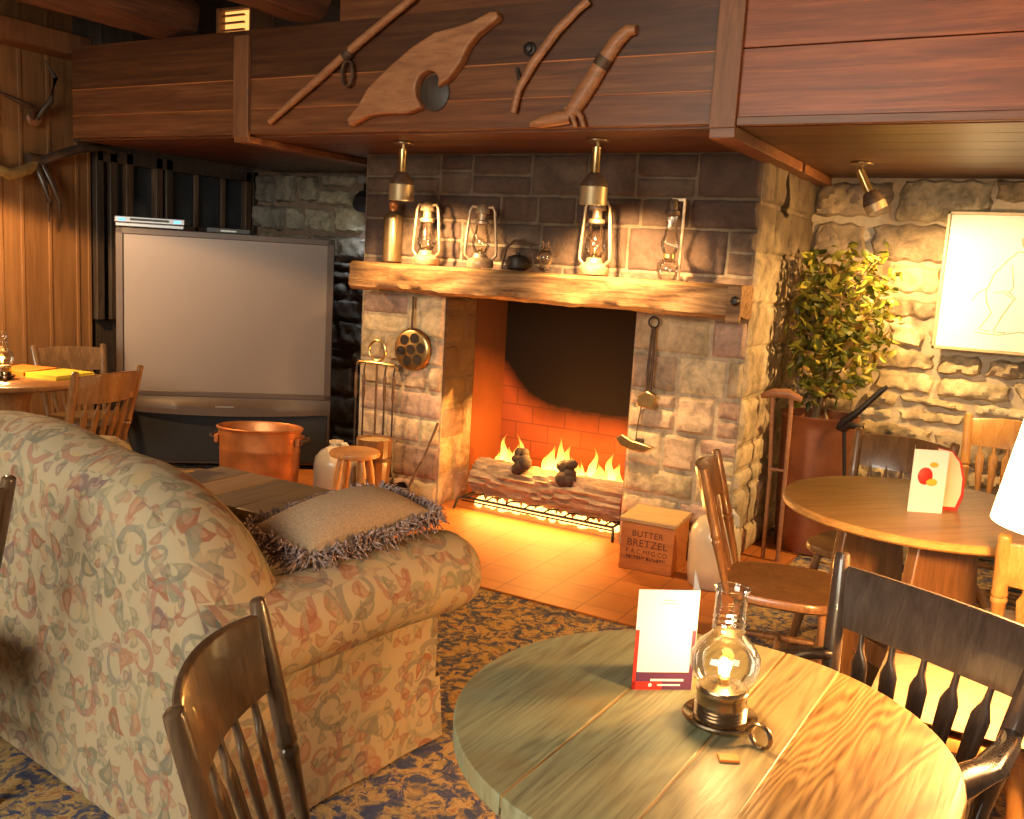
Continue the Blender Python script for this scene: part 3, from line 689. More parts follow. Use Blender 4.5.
# small items
o = thing('iron_kettle', 'small dark iron pot with a tall arched handle on the mantel', 'pot', (-2.56, 4.53, MZ))
b = MB(); b.lathe([(.045,0), (.06,.01), (.066,.04), (.055,.07), (.03,.08), (.012,.083), (.012,.095), (.001,.097)], (0,0,0), 22); b.build('pot_body', M['iron'], o)
b = MB(); b.sweep([(-.1,0,.0), (-.095,0,.05), (-.075,0,.12), (-.03,0,.155), (.03,0,.16), (.075,0,.13), (.095,0,.06), (.1,0,.0)], .008, 8, up=(0,1,0)); b.build('arched_handle', M['iron_rust'], o)
o = thing('glass_night_lamp', 'tiny round clear glass lamp at the middle of the mantel', 'oil lamp', (-2.375, 4.50, MZ))
b = MB(); b.lathe([(.026,0), (.03,.006), (.02,.016), (.024,.03), (.05,.06), (.05,.085), (.03,.11), (.018,.118), (.018,.15), (.022,.16)], (0,0,0), 22, caps=False); b.build('glass_body', M['glass'], o)
b = MB(); b.lathe([(.02,.115), (.022,.12), (.01,.135)], (0,0,0), 14); b.build('burner_ring', M['brass'], o)

# ------------------------------------------------------------------ THINGS HUNG ON THE BULKHEAD
FY = 3.85
o = thing('wooden_staff', 'long straight wooden staff hung slantwise at the left of the bulkhead', 'staff', (-3.73, FY-.03, 2.17))
b = MB(); b.sweep([(0,0,0), (.3,0,.185), (.6,0,.375), (.92,0,.56)], [.016,.021,.022,.018], 10, up=(0,1,0)); b.build('shaft', M['tool_wood'], o)
b = MB(); b.sweep([(.50,0,.305), (.54,0,.33)], .026, 12, up=(0,1,0)); b.build('collar', M['iron_rust'], o)
b = MB(); b.sweep([(.525+.035*math.cos(a), 0, .225+.062*math.sin(a)) for a in [2*PI*i/16 for i in range(16)]], (.008,.013), 8, up=(0,1,0), closed=True); b.build('hanging_link', M['iron_rust'], o)
o = thing('shoulder_yoke', 'broad carved wooden shoulder yoke with a neck notch on the bulkhead', 'yoke', (-2.77, FY-.02, 2.17))
up = [(-.415,.0),(-.35,.06),(-.29,.145),(-.17,.235),(-.03,.325),(.10,.385),(.21,.40),(.31,.42),(.40,.455),(.435,.455),(.448,.425),(.40,.395),(.34,.36),(.29,.31),(.25,.235),(.19,.17),(.13,.135)]
lo = []
for i in range(13):
    a = math.radians(35 + i*205/12); lo.append((.075+.072*math.cos(a)*1.0, .13+.082*math.sin(a)))
lo += [(.03,.04),(-.05,.018),(-.17,.02),(-.27,.015),(-.34,-.01),(-.40,-.035)]
poly = up + lo
Mx = Matrix(((1,0,0,0),(0,0,-1,0),(0,1,0,0),(0,0,0,1)))
b = MB(); b.prism([(u, v) for u, v in poly], .055, Mx); yk = b.build('yoke_body', M['tool_wood'], o, bevel=.016, seg=4); yk.location.y = .02
b = MB()
def scoop(a, c):
    t = a*2*PI; r = c; return Vector((.085+.085*r*math.cos(t), -.004+.014*r*r, .115+.085*r*math.sin(t)))
b.grid(scoop, 24, 4); b.build('neck_hollow', M['darkwood'], o)
o = thing('curved_stick', 'thin curved wooden stick hung right of the shoulder yoke', 'stick', (-2.23, FY-.025, 2.18))
b = MB(); b.sweep([(0,0,0), (.02,0,.1), (.09,0,.215), (.2,0,.345), (.3,0,.43), (.345,0,.46)], [(.016,.014),(.018,.014),(.022,.016),(.022,.016),(.018,.014),(.02,.014)], 10, up=(0,1,0)); b.build('bent_shaft', M['tool_wood'], o)
b = MB(); b.sweep([(.05,.0,.13), (.015,.012,.15), (-.005,.018,.2)], [.014,.012,.008], 8, up=(0,1,0)); b.build('side_peg', M['darkwood'], o)
o = thing('plough_handle', 'heavy bent wooden handle with a claw foot at the right of the bulkhead', 'plough handle', (-2.0, FY-.02, 2.16))
b = MB(); b.sweep([(.345,0,.345), (.31,0,.345), (.26,0,.305), (.20,0,.22), (.155,0,.15), (.10,0,.07), (.055,0,-.0)], [(.02,.02),(.028,.024),(.034,.026),(.036,.026),(.04,.028),(.042,.028),(.03,.024)], 14, up=(0,1,0)); b.build('bent_handle', M['tool_wood'], o)
b = MB(); b.sweep([(.212,0,.24), (.188,0,.202)], (.039,.03), 14, up=(0,1,0)); b.build('band', M['iron_rust'], o)
b = MB(); b.sweep([(-.14,0,-.035), (-.08,0,-.022), (.0,0,-.008), (.06,0,-.005)], [(.01,.012),(.028,.02),(.034,.024),(.028,.02)], 12, up=(0,1,0)); b.build('foot', M['tool_wood'], o)
for x in (.06, .1):
    b = MB(); b.sweep([(x-.02,-.005,.035), (x+.02,-.012,-.01), (x+.035,-.008,-.05)], [.014,.013,.009], 10, up=(0,1,0)); b.build('claw', M['tool_wood'], o)
o = thing('knot_hole', 'small dark knot hole in the bulkhead board left of the curved stick', 'knot hole', (-2.175, FY, 2.46))
b = MB(); b.lathe([(.03,0), (.032,.006), (.024,.012), (.016,.012), (.02,.028), (.001,.036)], (0,0,0), 18, rot=Matrix.Rotation(PI/2, 3, 'X')); b.build('knot_disc', M['iron'], o)  # stands in for a dark knot hole, shaped as a raised disc
# lit lamp above the bulkhead
o = thing('louvered_light', 'small lit orange louvered lamp box above the bulkhead between log beams', 'lamp', (-4.19, 4.02, 2.635))
b = MB(); b.box((-.165,.02,0), (.105,.18,.02)); b.box((-.165,.02,.20), (.105,.18,.215)); b.box((-.165,0,0), (-.145,.18,.21)); b.box((.095,0,0), (.105,.18,.21)); b.build('lamp_box', M['post'], o)
b = MB(); b.box((-.12,.09,.215), (-.10,.11,.367)); b.box((.06,.09,.215), (.08,.11,.367)); b.build('hanger', M['iron'], o)
b = MB(); b.box((-.15,.05,.02), (.095,.06,.2)); b.build('diffuser', M['lightbox'], o)
b = MB()
for i in range(4): b.box((-.15,.03,.05+.04*i), (.02,.045,.06+.04*i))
b.build('louver', M['post'], o)

# ------------------------------------------------------------------ FIRE SIDE TOOLS
o = thing('fire_tool_stand', 'brass fireside tool stand with a ring top beside the left pier', 'tool stand', (-3.48, 4.50, .008))
b = MB(); b.lathe([(.10,0), (.105,.008), (.05,.02), (.018,.035), (.012,.05)], (0,0,0), 24); b.build('base', M['iron_rust'], o)
b = MB(); b.sweep([(0,0,.03), (0,0,.86)], .007, 10); b.build('pole', M['iron_rust'], o)
b = MB(); b.sweep([(.062*math.cos(a), 0, .925+.062*math.sin(a)) for a in [2*PI*i/24 for i in range(24)]], .008, 8, up=(0,1,0), closed=True); b.build('ring_handle', M['brass'], o)
b = MB(); b.sweep([(-.15,0,.83), (-.13,0,.845), (0,0,.85), (.13,0,.845), (.15,0,.83)], .010, 8, up=(0,1,0)); b.build('crossbar', M['brass'], o)
def firetool(x, kind, label):
    o = thing({'p':'fire_poker','s':'ash_shovel','t':'fire_tongs','b':'hearth_brush'}[kind], label, 'fire tool', (-3.48+x, 4.485, .008), 0, 'fire tools on the brass stand')
    b = MB(); b.sweep([(0,0,.16), (0,0,.8)], .0055, 8); b.sweep([(0,0,.8), (0,.01,.84), (0,.02,.855)], .005, 8); b.build('shaft', M['iron'], o)
    b = MB(); b.lathe([(.006,.62), (.011,.65), (.009,.7), (.011,.76), (.006,.78)], (0,0,0), 12); b.build('grip', M['iron_rust'], o)
    b = MB()
    if kind == 'p': b.sweep([(0,0,.16), (0,0,.09), (.01,0,.07), (.045,0,.085)], [.006,.006,.006,.003], 8, up=(0,1,0))
    elif kind == 's': b.prism([(-.045,.05),(.045,.05),(.048,.13),(.02,.17),(-.02,.17),(-.048,.13)], .004, Mx)
    elif kind == 't':
        for s_ in (-1,1): b.sweep([(0,0,.2), (s_*.02,0,.16), (s_*.025,0,.11), (s_*.006,0,.06)], .005, 8, up=(0,1,0))
    else: b.lathe([(.012,.17), (.03,.15), (.035,.07), (.033,.06)], (0,0,0), 14, sy=.6)
    b.build({'p':'hook_tip','s':'blade','t':'jaw','b':'bristles'}[kind], M['iron'], o); return o
firetool(-.145, 'p', 'thin black poker hanging leftmost on the brass fireside stand')
firetool(-.085, 'b', 'black hearth brush hanging second from left on the fireside stand')
firetool(.075, 's', 'black ash shovel hanging second from right on the fireside stand')
firetool(.14, 't', 'black fire tongs hanging rightmost on the brass fireside stand')
o = thing('egg_pan', 'round brass pan with seven dark cups hung on the left pier', 'pan', (-3.305, 4.60, .95))
b = MB(); b.lathe([(.001,.0), (.108,.0), (.126,-.006), (.132,-.016), (.124,-.018)], (0,0,0), 36, rot=Matrix.Rotation(PI/2, 3, 'X')); b.build('pan_plate', M['brass'], o)
for i in range(7):
    a = i*PI/3+.2; x, z = (0, 0) if i == 6 else (.074*math.cos(a), .074*math.sin(a))
    b = MB(); b.lathe([(.001,-.006), (.024,-.004), (.031,.002)], (x,-.003,z), 18, rot=Matrix.Rotation(PI/2, 3, 'X')); b.build('cup', M['iron'], o)
b = MB(); b.sweep([(0,0,.12), (.002,.0,.22), (.004,.0,.32)], [(.009,.005),(.007,.004),(.009,.004)], 8, up=(0,1,0)); b.build('handle', M['iron_rust'], o)
o = thing('wooden_pail', 'small coopered wooden pail standing behind the three-legged stool', 'pail', (-3.37, 4.36, .008))
b = MB()
for i in range(16):
    a0, a1 = 2*PI*i/16, 2*PI*(i+.94)/16; r0, r1 = .088, .108
    P = [(r0*math.cos(a0), r0*math.sin(a0), 0), (r0*math.cos(a1), r0*math.sin(a1), 0), (r1*math.cos(a1), r1*math.sin(a1), .42), (r1*math.cos(a0), r1*math.sin(a0), .42)]
    b.add(P, [(0,1,2,3)], False, rcol((.7,.7,.7), (1,1,1)))
b.lathe([(.087,.001), (.106,.415)], (0,0,0), 32, caps=False); b.build('stave_wall', M['chair_mid'], o)
b = MB(); b.lathe([(.001,.405), (.106,.405)], (0,0,0), 32, caps=False); b.build('lid', M['cratetop'], o)
for z, r in ((.1,.0945), (.3,.104)):
    b = MB(); b.lathe([(r,z-.012), (r+.002,z-.012), (r+.003,z+.012), (r,z+.012)], (0,0,0), 32, caps=False); b.build('hoop', M['iron_rust'], o)
o = thing('long_handled_ladle', 'black iron ladle with long handle leaning on the left pier', 'ladle', (-3.21, 4.42, .008))
b = MB(); b.lathe([(.001,-.05), (.04,-.042), (.062,-.01), (.066,.02), (.06,.022), (.04,-.02), (.001,-.03)], (0,0,.1), 22, rot=Matrix.Rotation(.9, 3, 'X')); b.build('bowl', M['iron'], o)
b = MB(); b.sweep([(.03,.03,.12), (.08,.12,.32), (.12,.19,.52)], [.009,.007,.009], 8); b.build('handle', M['iron_rust'], o)
# right pier: hanging tongs + iron bracket
o = thing('hanging_wafer_iron', 'long iron wafer tongs hung by a ring on the right pier', 'wafer iron', (-1.765, 4.60, 1.24))
b = MB(); b.sweep([(.028*math.cos(a), 0, .028*math.sin(a)) for a in [2*PI*i/16 for i in range(16)]], .005, 8, up=(0,1,0), closed=True); b.build('ring', M['iron'], o)
for x in (-.012, .012):
    b = MB(); b.sweep([(x*.5,0,-.028), (x,0,-.2), (x*1.1-.003,0,-.37)], [(.007,.006)]*3, 8, up=(0,1,0)); b.build('handle_rod', M['iron_rust'], o)
b = MB(); b.prism([(-.05,-.045),(.045,-.055),(.055,.02),(.0,.04),(-.045,.015)], .028, Mx @ Matrix.Translation((-.005,-.40,-.01))); b.build('plate_head', M['brass'], o, bevel=.006)
b = MB(); b.sweep([(-.03,0,-.43), (-.045,0,-.55), (-.05,0,-.66)], .0035, 6, up=(0,1,0)); b.build('hook_wire', M['iron_rust'], o)
o = thing('iron_bracket', 'flared iron bracket jutting from the right pier beside the flames', 'bracket', (-1.80, 4.62, .585))
b = MB(); b.prism([(-.13,.02),(-.09,-.02),(-.02,-.035),(.05,-.03),(.09,.0),(.03,.01),(-.04,.02),(-.09,.045)], .03, Mx @ Matrix.Translation((0,0,.005))); b.build('flared_arm', M['brass'], o, bevel=.005)
b = MB(); b.box((-.02,-.005,-.04), (.02,.02,.03)); b.build('wall_plate', M['iron_rust'], o, bevel=.003)

# ------------------------------------------------------------------ CRATE
o = thing('wooden_crate', 'orange wooden pretzel crate with black stencilled words beside the fire', 'crate', (-1.60, 4.43, .008), math.radians(5))
b = MB(); b.box((-.137,-.15,0), (.137,.15,.243)); b.build('box_body', M['crate'], o, bevel=.004)
b = MB(); b.box((-.145,-.158,.246), (.145,.158,.268)); b.build('lid', M['cratetop'], o, bevel=.004)
def text(body, size, loc, rot, mat, parent, name='lettering', ext=.0006, align='CENTER', sx=1):
    cu = bpy.data.curves.new(name, 'FONT'); cu.body = body; cu.size = size; cu.align_x = align; cu.extrude = ext; cu.space_character = 1.05
    tmp = bpy.data.objects.new(name, cu); COL.objects.link(tmp)
    dg = bpy.context.evaluated_depsgraph_get(); me = bpy.data.meshes.new_from_object(tmp.evaluated_get(dg))
    bpy.data.objects.remove(tmp); me.materials.clear(); me.materials.append(mat)
    ob = bpy.data.objects.new(name, me); COL.objects.link(ob); ob.parent = parent; ob.location = loc; ob.rotation_euler = rot; ob.scale.x = sx
    return ob
for s_, sz, z in (('BUTTER', .044, .178), ('BRETZEL', .052, .128), ('F.A.C.MFG.CO', .033, .09)):
    text(s_, sz, (.003,-.1508,z), (PI/2,0,0), M['ink'], o)

b = MB(); R = random.Random(8); x = -.1
while x < .1:   # worn last line of the stencil, too faded to read
    w = R.uniform(.006,.011); b.box((x,-.1512,.062), (x+.0022,-.1502,.078)); b.box((x,-.1512,R.choice((.062,.069,.076))), (x+w,-.1502,.0785 if R.random()<.3 else R.choice((.0715,.0785))))
    x += w+.0045
b.build('faded_stencil', M['ink'], o)
# ------------------------------------------------------------------ JUGS
def jug(loc, label, r, h, neck=True):
    o = thing('stoneware_jug', label, 'jug', loc, 0, 'stoneware jugs by the hearth')
    b = MB(); b.lathe([(r*.86,0), (r*.93,.01), (r,h*.2), (r,h*.6), (r*.93,h*.72), (r*.7,h*.83), (r*.36,h*.9), (r*.27,h*.93)], (0,0,0), 32); b.build('jug_body', M['stoneware'], o)
    b = MB(); b.lathe([(r*.27,h*.92), (r*.25,h*.95), (r*.33,h*.965), (r*.33,h), (r*.2,h), (r*.18,h*.95)], (0,0,0), 24); b.build('neck', M['stoneware'], o)
    b = MB(); b.sweep([(r*.28,0,h*.95), (r*.55,0,h*.97), (r*.75,0,h*.9), (r*.8,0,h*.8)], [(.014,.009)]*4, 10, up=(0,1,0)); b.build('handle', M['stoneware'], o)
jug((-3.66,4.36,.008), 'round cream stoneware jug beside the copper boiler and stool', .135, .36)
jug((-1.255,4.33,.008), 'tall cream stoneware jug standing right of the wooden crate', .125, .39)

# ------------------------------------------------------------------ STOOL
o = thing('wooden_stool', 'low round honey-coloured wooden stool with turned legs by the hearth', 'stool', (-3.24,4.02,0))
b = MB(); b.lathe([(.001,.385), (.115,.385), (.138,.393), (.142,.405), (.138,.417), (.12,.424), (.06,.421), (.001,.42)], (0,0,0), 36); b.build('seat', M['stool'], o)
for i in range(4):
    a = PI/4+i*PI/2+.35; b = MB(); d = Vector((math.cos(a), math.sin(a), 0)); P = []
    Rr = [.014,.02,.021,.015,.022,.016,.02,.022,.018,.014]
    for k in range(10): t = k/9; P.append(d*(.085+.06*(1-t))+Vector((0,0,.008+t*.38)))
    b.sweep(P, Rr, 12); b.build('leg', M['stool'], o)

# ------------------------------------------------------------------ COPPER BOILER
o = thing('copper_boiler', 'oval copper wash boiler with rim and wire handles near the television', 'boiler', (-3.99,4.05,.008), math.radians(28))
def oval(prof, **k):
    b = MB(); b.lathe(prof, (0,0,0), 40, sx=1.12, sy=.72, **k); return b
oval([(.19,0), (.20,.01), (.212,.2), (.215,.30), (.218,.31), (.215,.32), (.222,.425), (.23,.43), (.232,.44), (.225,.445), (.215,.43), (.205,.2), (.19,.02), (.001,.02)]).build('boiler_body', M['copper'], o)
for s_ in (-1, 1):
    b = MB(); b.sweep([(s_*.248,-.05,.37), (s_*.28,-.055,.38), (s_*.295,0,.375), (s_*.28,.055,.38), (s_*.248,.05,.37)], .008, 8); h_ = b.build('handle', M['iron_rust'], o)
    b = MB(); b.box((s_*.242-.012,-.07,.345), (s_*.242+.012,.07,.392)); b.build('handle_ear', M['copper'], h_, bevel=.004)

# ------------------------------------------------------------------ LOW TABLE
o = thing('low_plank_table', 'low dark plank table between the sofa and the copper boiler', 'low table', (-3.06,3.01,0), 0)
b = MB()
for i in range(4):
    q0 = -.41+i*.205; b.box((q0,-.25,.39), (q0+.202,.25,.42), col=(1.5,1.35,1.2,1) if i == 1 else rcol((.9,.9,.85), (1.15,1.1,1.0)))
b.build('tabletop', M['ctable'], o, bevel=.004)
b = MB(); b.box((-.36,-.2,.10), (.36,.2,.389)); b.build('chest_body', M['ctable'], o, bevel=.006)
b = MB(); b.box((-.2,-.215,.2), (.33,-.2,.35)); b.build('drawer_front', M['crate'], o, bevel=.004)
for x in (-.33,.33):
    for y in (-.17,.17): b = MB(); b.box((x-.025,y-.025,0), (x+.025,y+.025,.11)); b.build('foot', M['ctable'], o, bevel=.004)

# ------------------------------------------------------------------ TELEVISION
A = math.radians(40)
o = thing('projection_television', 'big old rear-projection television standing in the corner', 'television', (-4.71,4.46,0), A)
W = .69
b = MB()
b.box((-W,0,.04), (W,.05,1.585)); b.box((-W+.01,.05,.06), (W-.02,.30,1.57))
b.add([(-W+.01,.30,.06),(W-.02,.30,.06),(W-.02,.30,1.57),(-W+.01,.30,1.57),(-W+.3,.60,.06),(W-.3,.60,.06),(W-.3,.60,1.3),(-W+.3,.60,1.3)], [(0,1,5,4),(1,2,6,5),(2,3,7,6),(3,0,4,7),(4,5,6,7)])
b.build('cabinet', M['tvframe'], o, bevel=.008)
b = MB(); b.box((-W+.045,-.004,.535), (W-.045,.004,1.545)); b.build('screen', M['tvscreen'], o)
b = MB()
for (a, c) in (((-W,-.016,.50),(-W+.045,.0,1.585)), ((W-.045,-.016,.50),(W,.0,1.585)), ((-W,-.016,1.545),(W,.0,1.585)), ((-W,-.016,.50),(W,.0,.535))): b.box(a, c)
b.build('bezel', M['tvframe'], o, bevel=.004)
b = MB()   # bowed control ledge
def ledge(a, c):
    x = -W+2*W*a; d = .05*(1-(2*a-1)**2); z0 = .40-.02*(1-(2*a-1)**2)
    return Vector((x, -.012-d*(c if c < .5 else 1)*1.0, .50-(.50-z0)*c))
b.grid(ledge, 24, 4); b.grid(lambda a, c: Vector((-W+2*W*a, -.012-.05*(1-(2*a-1)**2)*(1-c), .40-.02*(1-(2*a-1)**2))), 24, 1); b.build('control_ledge', M['tvframe'], o)
b = MB(); b.box((-.06,-.062,.44), (.06,-.055,.447)); b.build('maker_badge', M['silver'], o)
b = MB(); b.box((-W+.02,-.01,.06), (W-.02,.0,.39)); b.build('speaker_cloth', M['tvdark'], o, bevel=.004)
cc, ss = math.cos(A), math.sin(A)
def tvp(x, y): return (-4.71+x*cc-y*ss, 4.46+x*ss+y*cc)
px, py = tvp(-.485, .12)
o = thing('video_player', 'flat silver video player lying on the television at its left end', 'video player', (px, py, 1.5855), A)
b = MB(); b.box((-.21,-.11,.006), (.21,.11,.03)); b.box((-.215,-.115,.032), (.215,.11,.07)); b.build('player_case', M['silver'], o, bevel=.004)
for x in (-.17, .17): b = MB(); b.box((x-.02,-.118,.042), (x+.02,-.114,.058)); b.build('indicator_light', M['blueled'], o)
for x in (-.17,.17): b = MB(); b.lathe([(.012,0),(.012,.006)], (x,0,0), 12); b.build('foot', M['black'], o)
b = MB(); b.box((-.12,-.117,.045), (.12,-.113,.06)); b.build('tray_front', M['black'], o)
px, py = tvp(.0, .14)
o = thing('cable_box', 'small black box lying on the television right of the silver player', 'cable box', (px, py, 1.5855), A)
b = MB(); b.box((-.14,-.09,.0), (.14,.09,.035)); b.build('box_case', M['black'], o, bevel=.004)
b = MB(); b.box((-.05,-.093,.01), (.05,-.089,.02)); b.build('display', M['silver'], o)

# ------------------------------------------------------------------ ANTLERS
o = thing('deer_antlers', 'pale and dark antlers spread on the left board wall near the bulkhead', 'antlers', (-5.655,3.76,1.95))
b = MB(); b.sweep([(.0,0,0), (.05,-.1,-.05), (.09,-.24,-.095), (.10,-.40,-.05), (.1,-.55,.06)], [.028,.034,.036,.03,.018], 12); b.build('pale_beam', M['antler'], o)
b = MB(); b.sweep([(.0,0,0), (.06,.1,.06), (.08,.24,.12), (.06,.42,.15), (.03,.55,.13)], [.03,.032,.028,.022,.008], 12); b.build('dark_beam', M['antlerdark'], o)
for (y, dy, l) in ((-.02,.06,.36), (.03,.09,.34)):
    b = MB(); b.sweep([(.02,y,-.01), (.07,y+dy*.3,-.12), (.08,y+dy*.7,-.24), (.05,y+dy,-l)], [.024,.022,.016,.005], 10); b.build('tine', M['antlerdark'], o)
b = MB(); b.sweep([(.0,-.06,.02), (.0,.06,.02)], .04, 12); b.build('skull_cap', M['antlerdark'], o)
o = thing('small_antlers', 'small dark antlers high on the left board wall under the eave beam', 'antlers', (-5.66,3.74,2.22))
b = MB(); b.sweep([(0,0,0), (.07,-.05,.06), (.09,-.16,.08), (.07,-.28,.12)], [.02,.02,.016,.005], 10); b.build('antler_beam', M['antlerdark'], o)
b = MB(); b.sweep([(0,.02,0), (.07,.08,.12), (.09,.10,.26), (.05,.06,.36)], [.02,.02,.016,.005], 10); b.build('antler_beam', M['antlerdark'], o)
b = MB(); b.lathe([(.001,-.02), (.045,-.015), (.05,.0), (.04,.015), (.001,.02)], (0,.01,0), 16, rot=Matrix.Rotation(PI/2, 3, 'Y')); b.build('mount', M['post'], o)

# ------------------------------------------------------------------ SOFA
o = thing('camelback_sofa', 'cream paisley camelback sofa seen from behind in front of the hearth', 'sofa', (-2.576,2.011,0), math.radians(-7))
def lerp(T, x):
    x = abs(x)
    for (a, za), (c, zc) in zip(T, T[1:]):
        if x <= c: t = (x-a)/(c-a); return za+(zc-za)*t
    return T[-1][1]
TOP = [(0,.96),(.17,.952),(.3,.936),(.45,.925),(.57,.925),(.68,.905),(.78,.872),(.87,.828),(.94,.765),(.99,.70),(1.03,.61)]
def topz(x): return (lerp(TOP, max(0, abs(x)-.02))+lerp(TOP, x)+lerp(TOP, min(1.03, abs(x)+.02)))/3
b = MB(); nu = 64; prof = []
def back(a, c):
    x = -1.03+2.06*a; T = topz(x); r = .115
    yb, yf = -.46, -.16
    # c: 0 bottom outer -> up the outer back -> over the rolled crest -> down the front
    if c < .55: z = .012 + (T-r-.012)*c/.55; return Vector((x, yb + .03*(z/.9), z))
    if c < .85:
        t = (c-.55)/.3*PI; ym = (yb+.03+yf)/2; return Vector((x, ym-(yf-yb-.03)/2*math.cos(t), T-r+r*math.sin(t)))
    t = (c-.85)/.15; return Vector((x, yf+.02*t, T-r-(T-r-.38)*t))
b.grid(back, nu, 40)
for a in (0, 1):
    P = [back(a, j/40) for j in range(41)]; b.add(P, [tuple(range(41))])
b.build('backrest', M['fabric'], o, uv=True, weld=True)
for s_ in (-1, 1):
    b = MB(); b.box((min(s_*.80,s_*1.02),-.43,.10), (max(s_*.80,s_*1.02),.44,.50)); b.build('arm_panel', M['fabric'], o, bevel=.025, seg=3, uv=True)
    b = MB(); xs = s_*.945; n = 28; m = 26; V = []
    for i in range(m+1):
        t = i/m; y = -.40+.96*t
        k = 1.0+.06*t
        if y > .48: k *= math.sqrt(max(0, 1-((y-.48)/.085)**2))*.4+.6
        for q in range(n):
            a = 2*PI*q/n; V.append((xs+s_*.02+.138*k*math.cos(a), y, .535+.122*k*math.sin(a)+.005*math.sin(y*9)))
    Fc = [(i*n+q, i*n+(q+1)%n, (i+1)*n+(q+1)%n, (i+1)*n+q) for i in range(m) for q in range(n)]
    b.add(V, Fc+[tuple(m*n+q for q in range(n))], True); b.build('arm_roll', M['fabric'], o, uv=True)
    b = MB(); b.sweep([(xs+.02*s_+.1*math.cos(a), .557, .535+.09*math.sin(a)) for a in [2*PI*i/28 for i in range(28)]], .006, 8, up=(0,1,0), closed=True); b.build('arm_piping', M['fabric'], o, uv=True)
b = MB(); b.box((-.80,-.2,.12), (.80,.44,.33)); b.build('seat_base', M['fabric'], o, bevel=.02, uv=True)
for i in range(2):
    x = -.80+i*.8; b = MB(); b.box((x+.005,-.15,.33), (x+.795,.47,.47)); b.build('seat_cushion', M['fabric'], o, bevel=.05, seg=4, uv=True)
b = MB(); n = 48
def skirt(a, c):
    per = [(1.022,-.462),(1.022,.452),(-1.022,.452),(-1.022,-.462)]; L = [.914,2.044,.914]; d = a*sum(L); i = 0
    while d > L[i]+1e-9 and i < 2: d -= L[i]; i += 1
    p, q = per[i], per[i+1]; t = d/L[i]; x = p[0]+(q[0]-p[0])*t; y = p[1]+(q[1]-p[1])*t
    f = 1+.012*(1-c); w = .003*math.sin(a*90)*(1-c)
    return Vector((x*f+w, y*f+w, .012+.2*c))
b.grid(skirt, 150, 4); b.build('skirt', M['fabric'], o, uv=True)

# pillow
o = thing('fringed_pillow', 'brown tweed throw pillow with shaggy fringe resting on the sofa arm', 'pillow', (-1.735,2.12,.712), math.radians(-8))
o.rotation_euler.x = math.radians(4); o.rotation_euler.y = math.radians(5)
b = MB()
def pil(s_):
    def fn(a, c):
        u, v = 2*a-1, 2*c-1; e = max(0, (1-abs(u)**2.4)*(1-abs(v)**2.4)); k = 1-.10*(1-abs(u))*abs(v)-.10*(1-abs(v))*abs(u)
        return Vector((.135*u*(1-.08*(1-v*v)), .25*v*(1-.06*(1-u*u)), s_*.085*e**.6))
    return fn
b.grid(pil(1), 24, 24); b.grid(pil(-1), 24, 24); b.build('pillow_cover', M['pillow'], o, weld=True)
b = MB(); R = random.Random(5)
for i in range(760):
    t = i/760*4; k = int(t); f = (t-k)*2-1
    e = [(1,f),(-f,1),(-1,-f),(f,-1)][k]; p = Vector((.131*e[0], .246*e[1], 0)); d = Vector((e[0] if k in (0,2) else 0, e[1] if k in (1,3) else 0, 0))
    q = p+d*.02+Vector((R.uniform(-.012,.012), R.uniform(-.012,.012), R.uniform(-.02,.03))); q2 = p+d*.042+Vector((R.uniform(-.03,.03), R.uniform(-.03,.03), R.uniform(-.045,.02)))
    b.sweep([p, q, q2], [.003,.0035,.0015], 5)
fr = b.build('fringe', M['fringe'], o); fr['kind'] = 'stuff'
b = MB(); b.sweep([(.133*u, .248*v, .004) for u, v in ([(1,-1+2*i/12) for i in range(13)]+[(1-2*i/8,1) for i in range(1,9)]+[(-1,1-2*i/12) for i in range(1,13)]+[(-1+2*i/8,-1) for i in range(1,8)])], .004, 6, closed=True); b.build('piping', M['cord'], o)

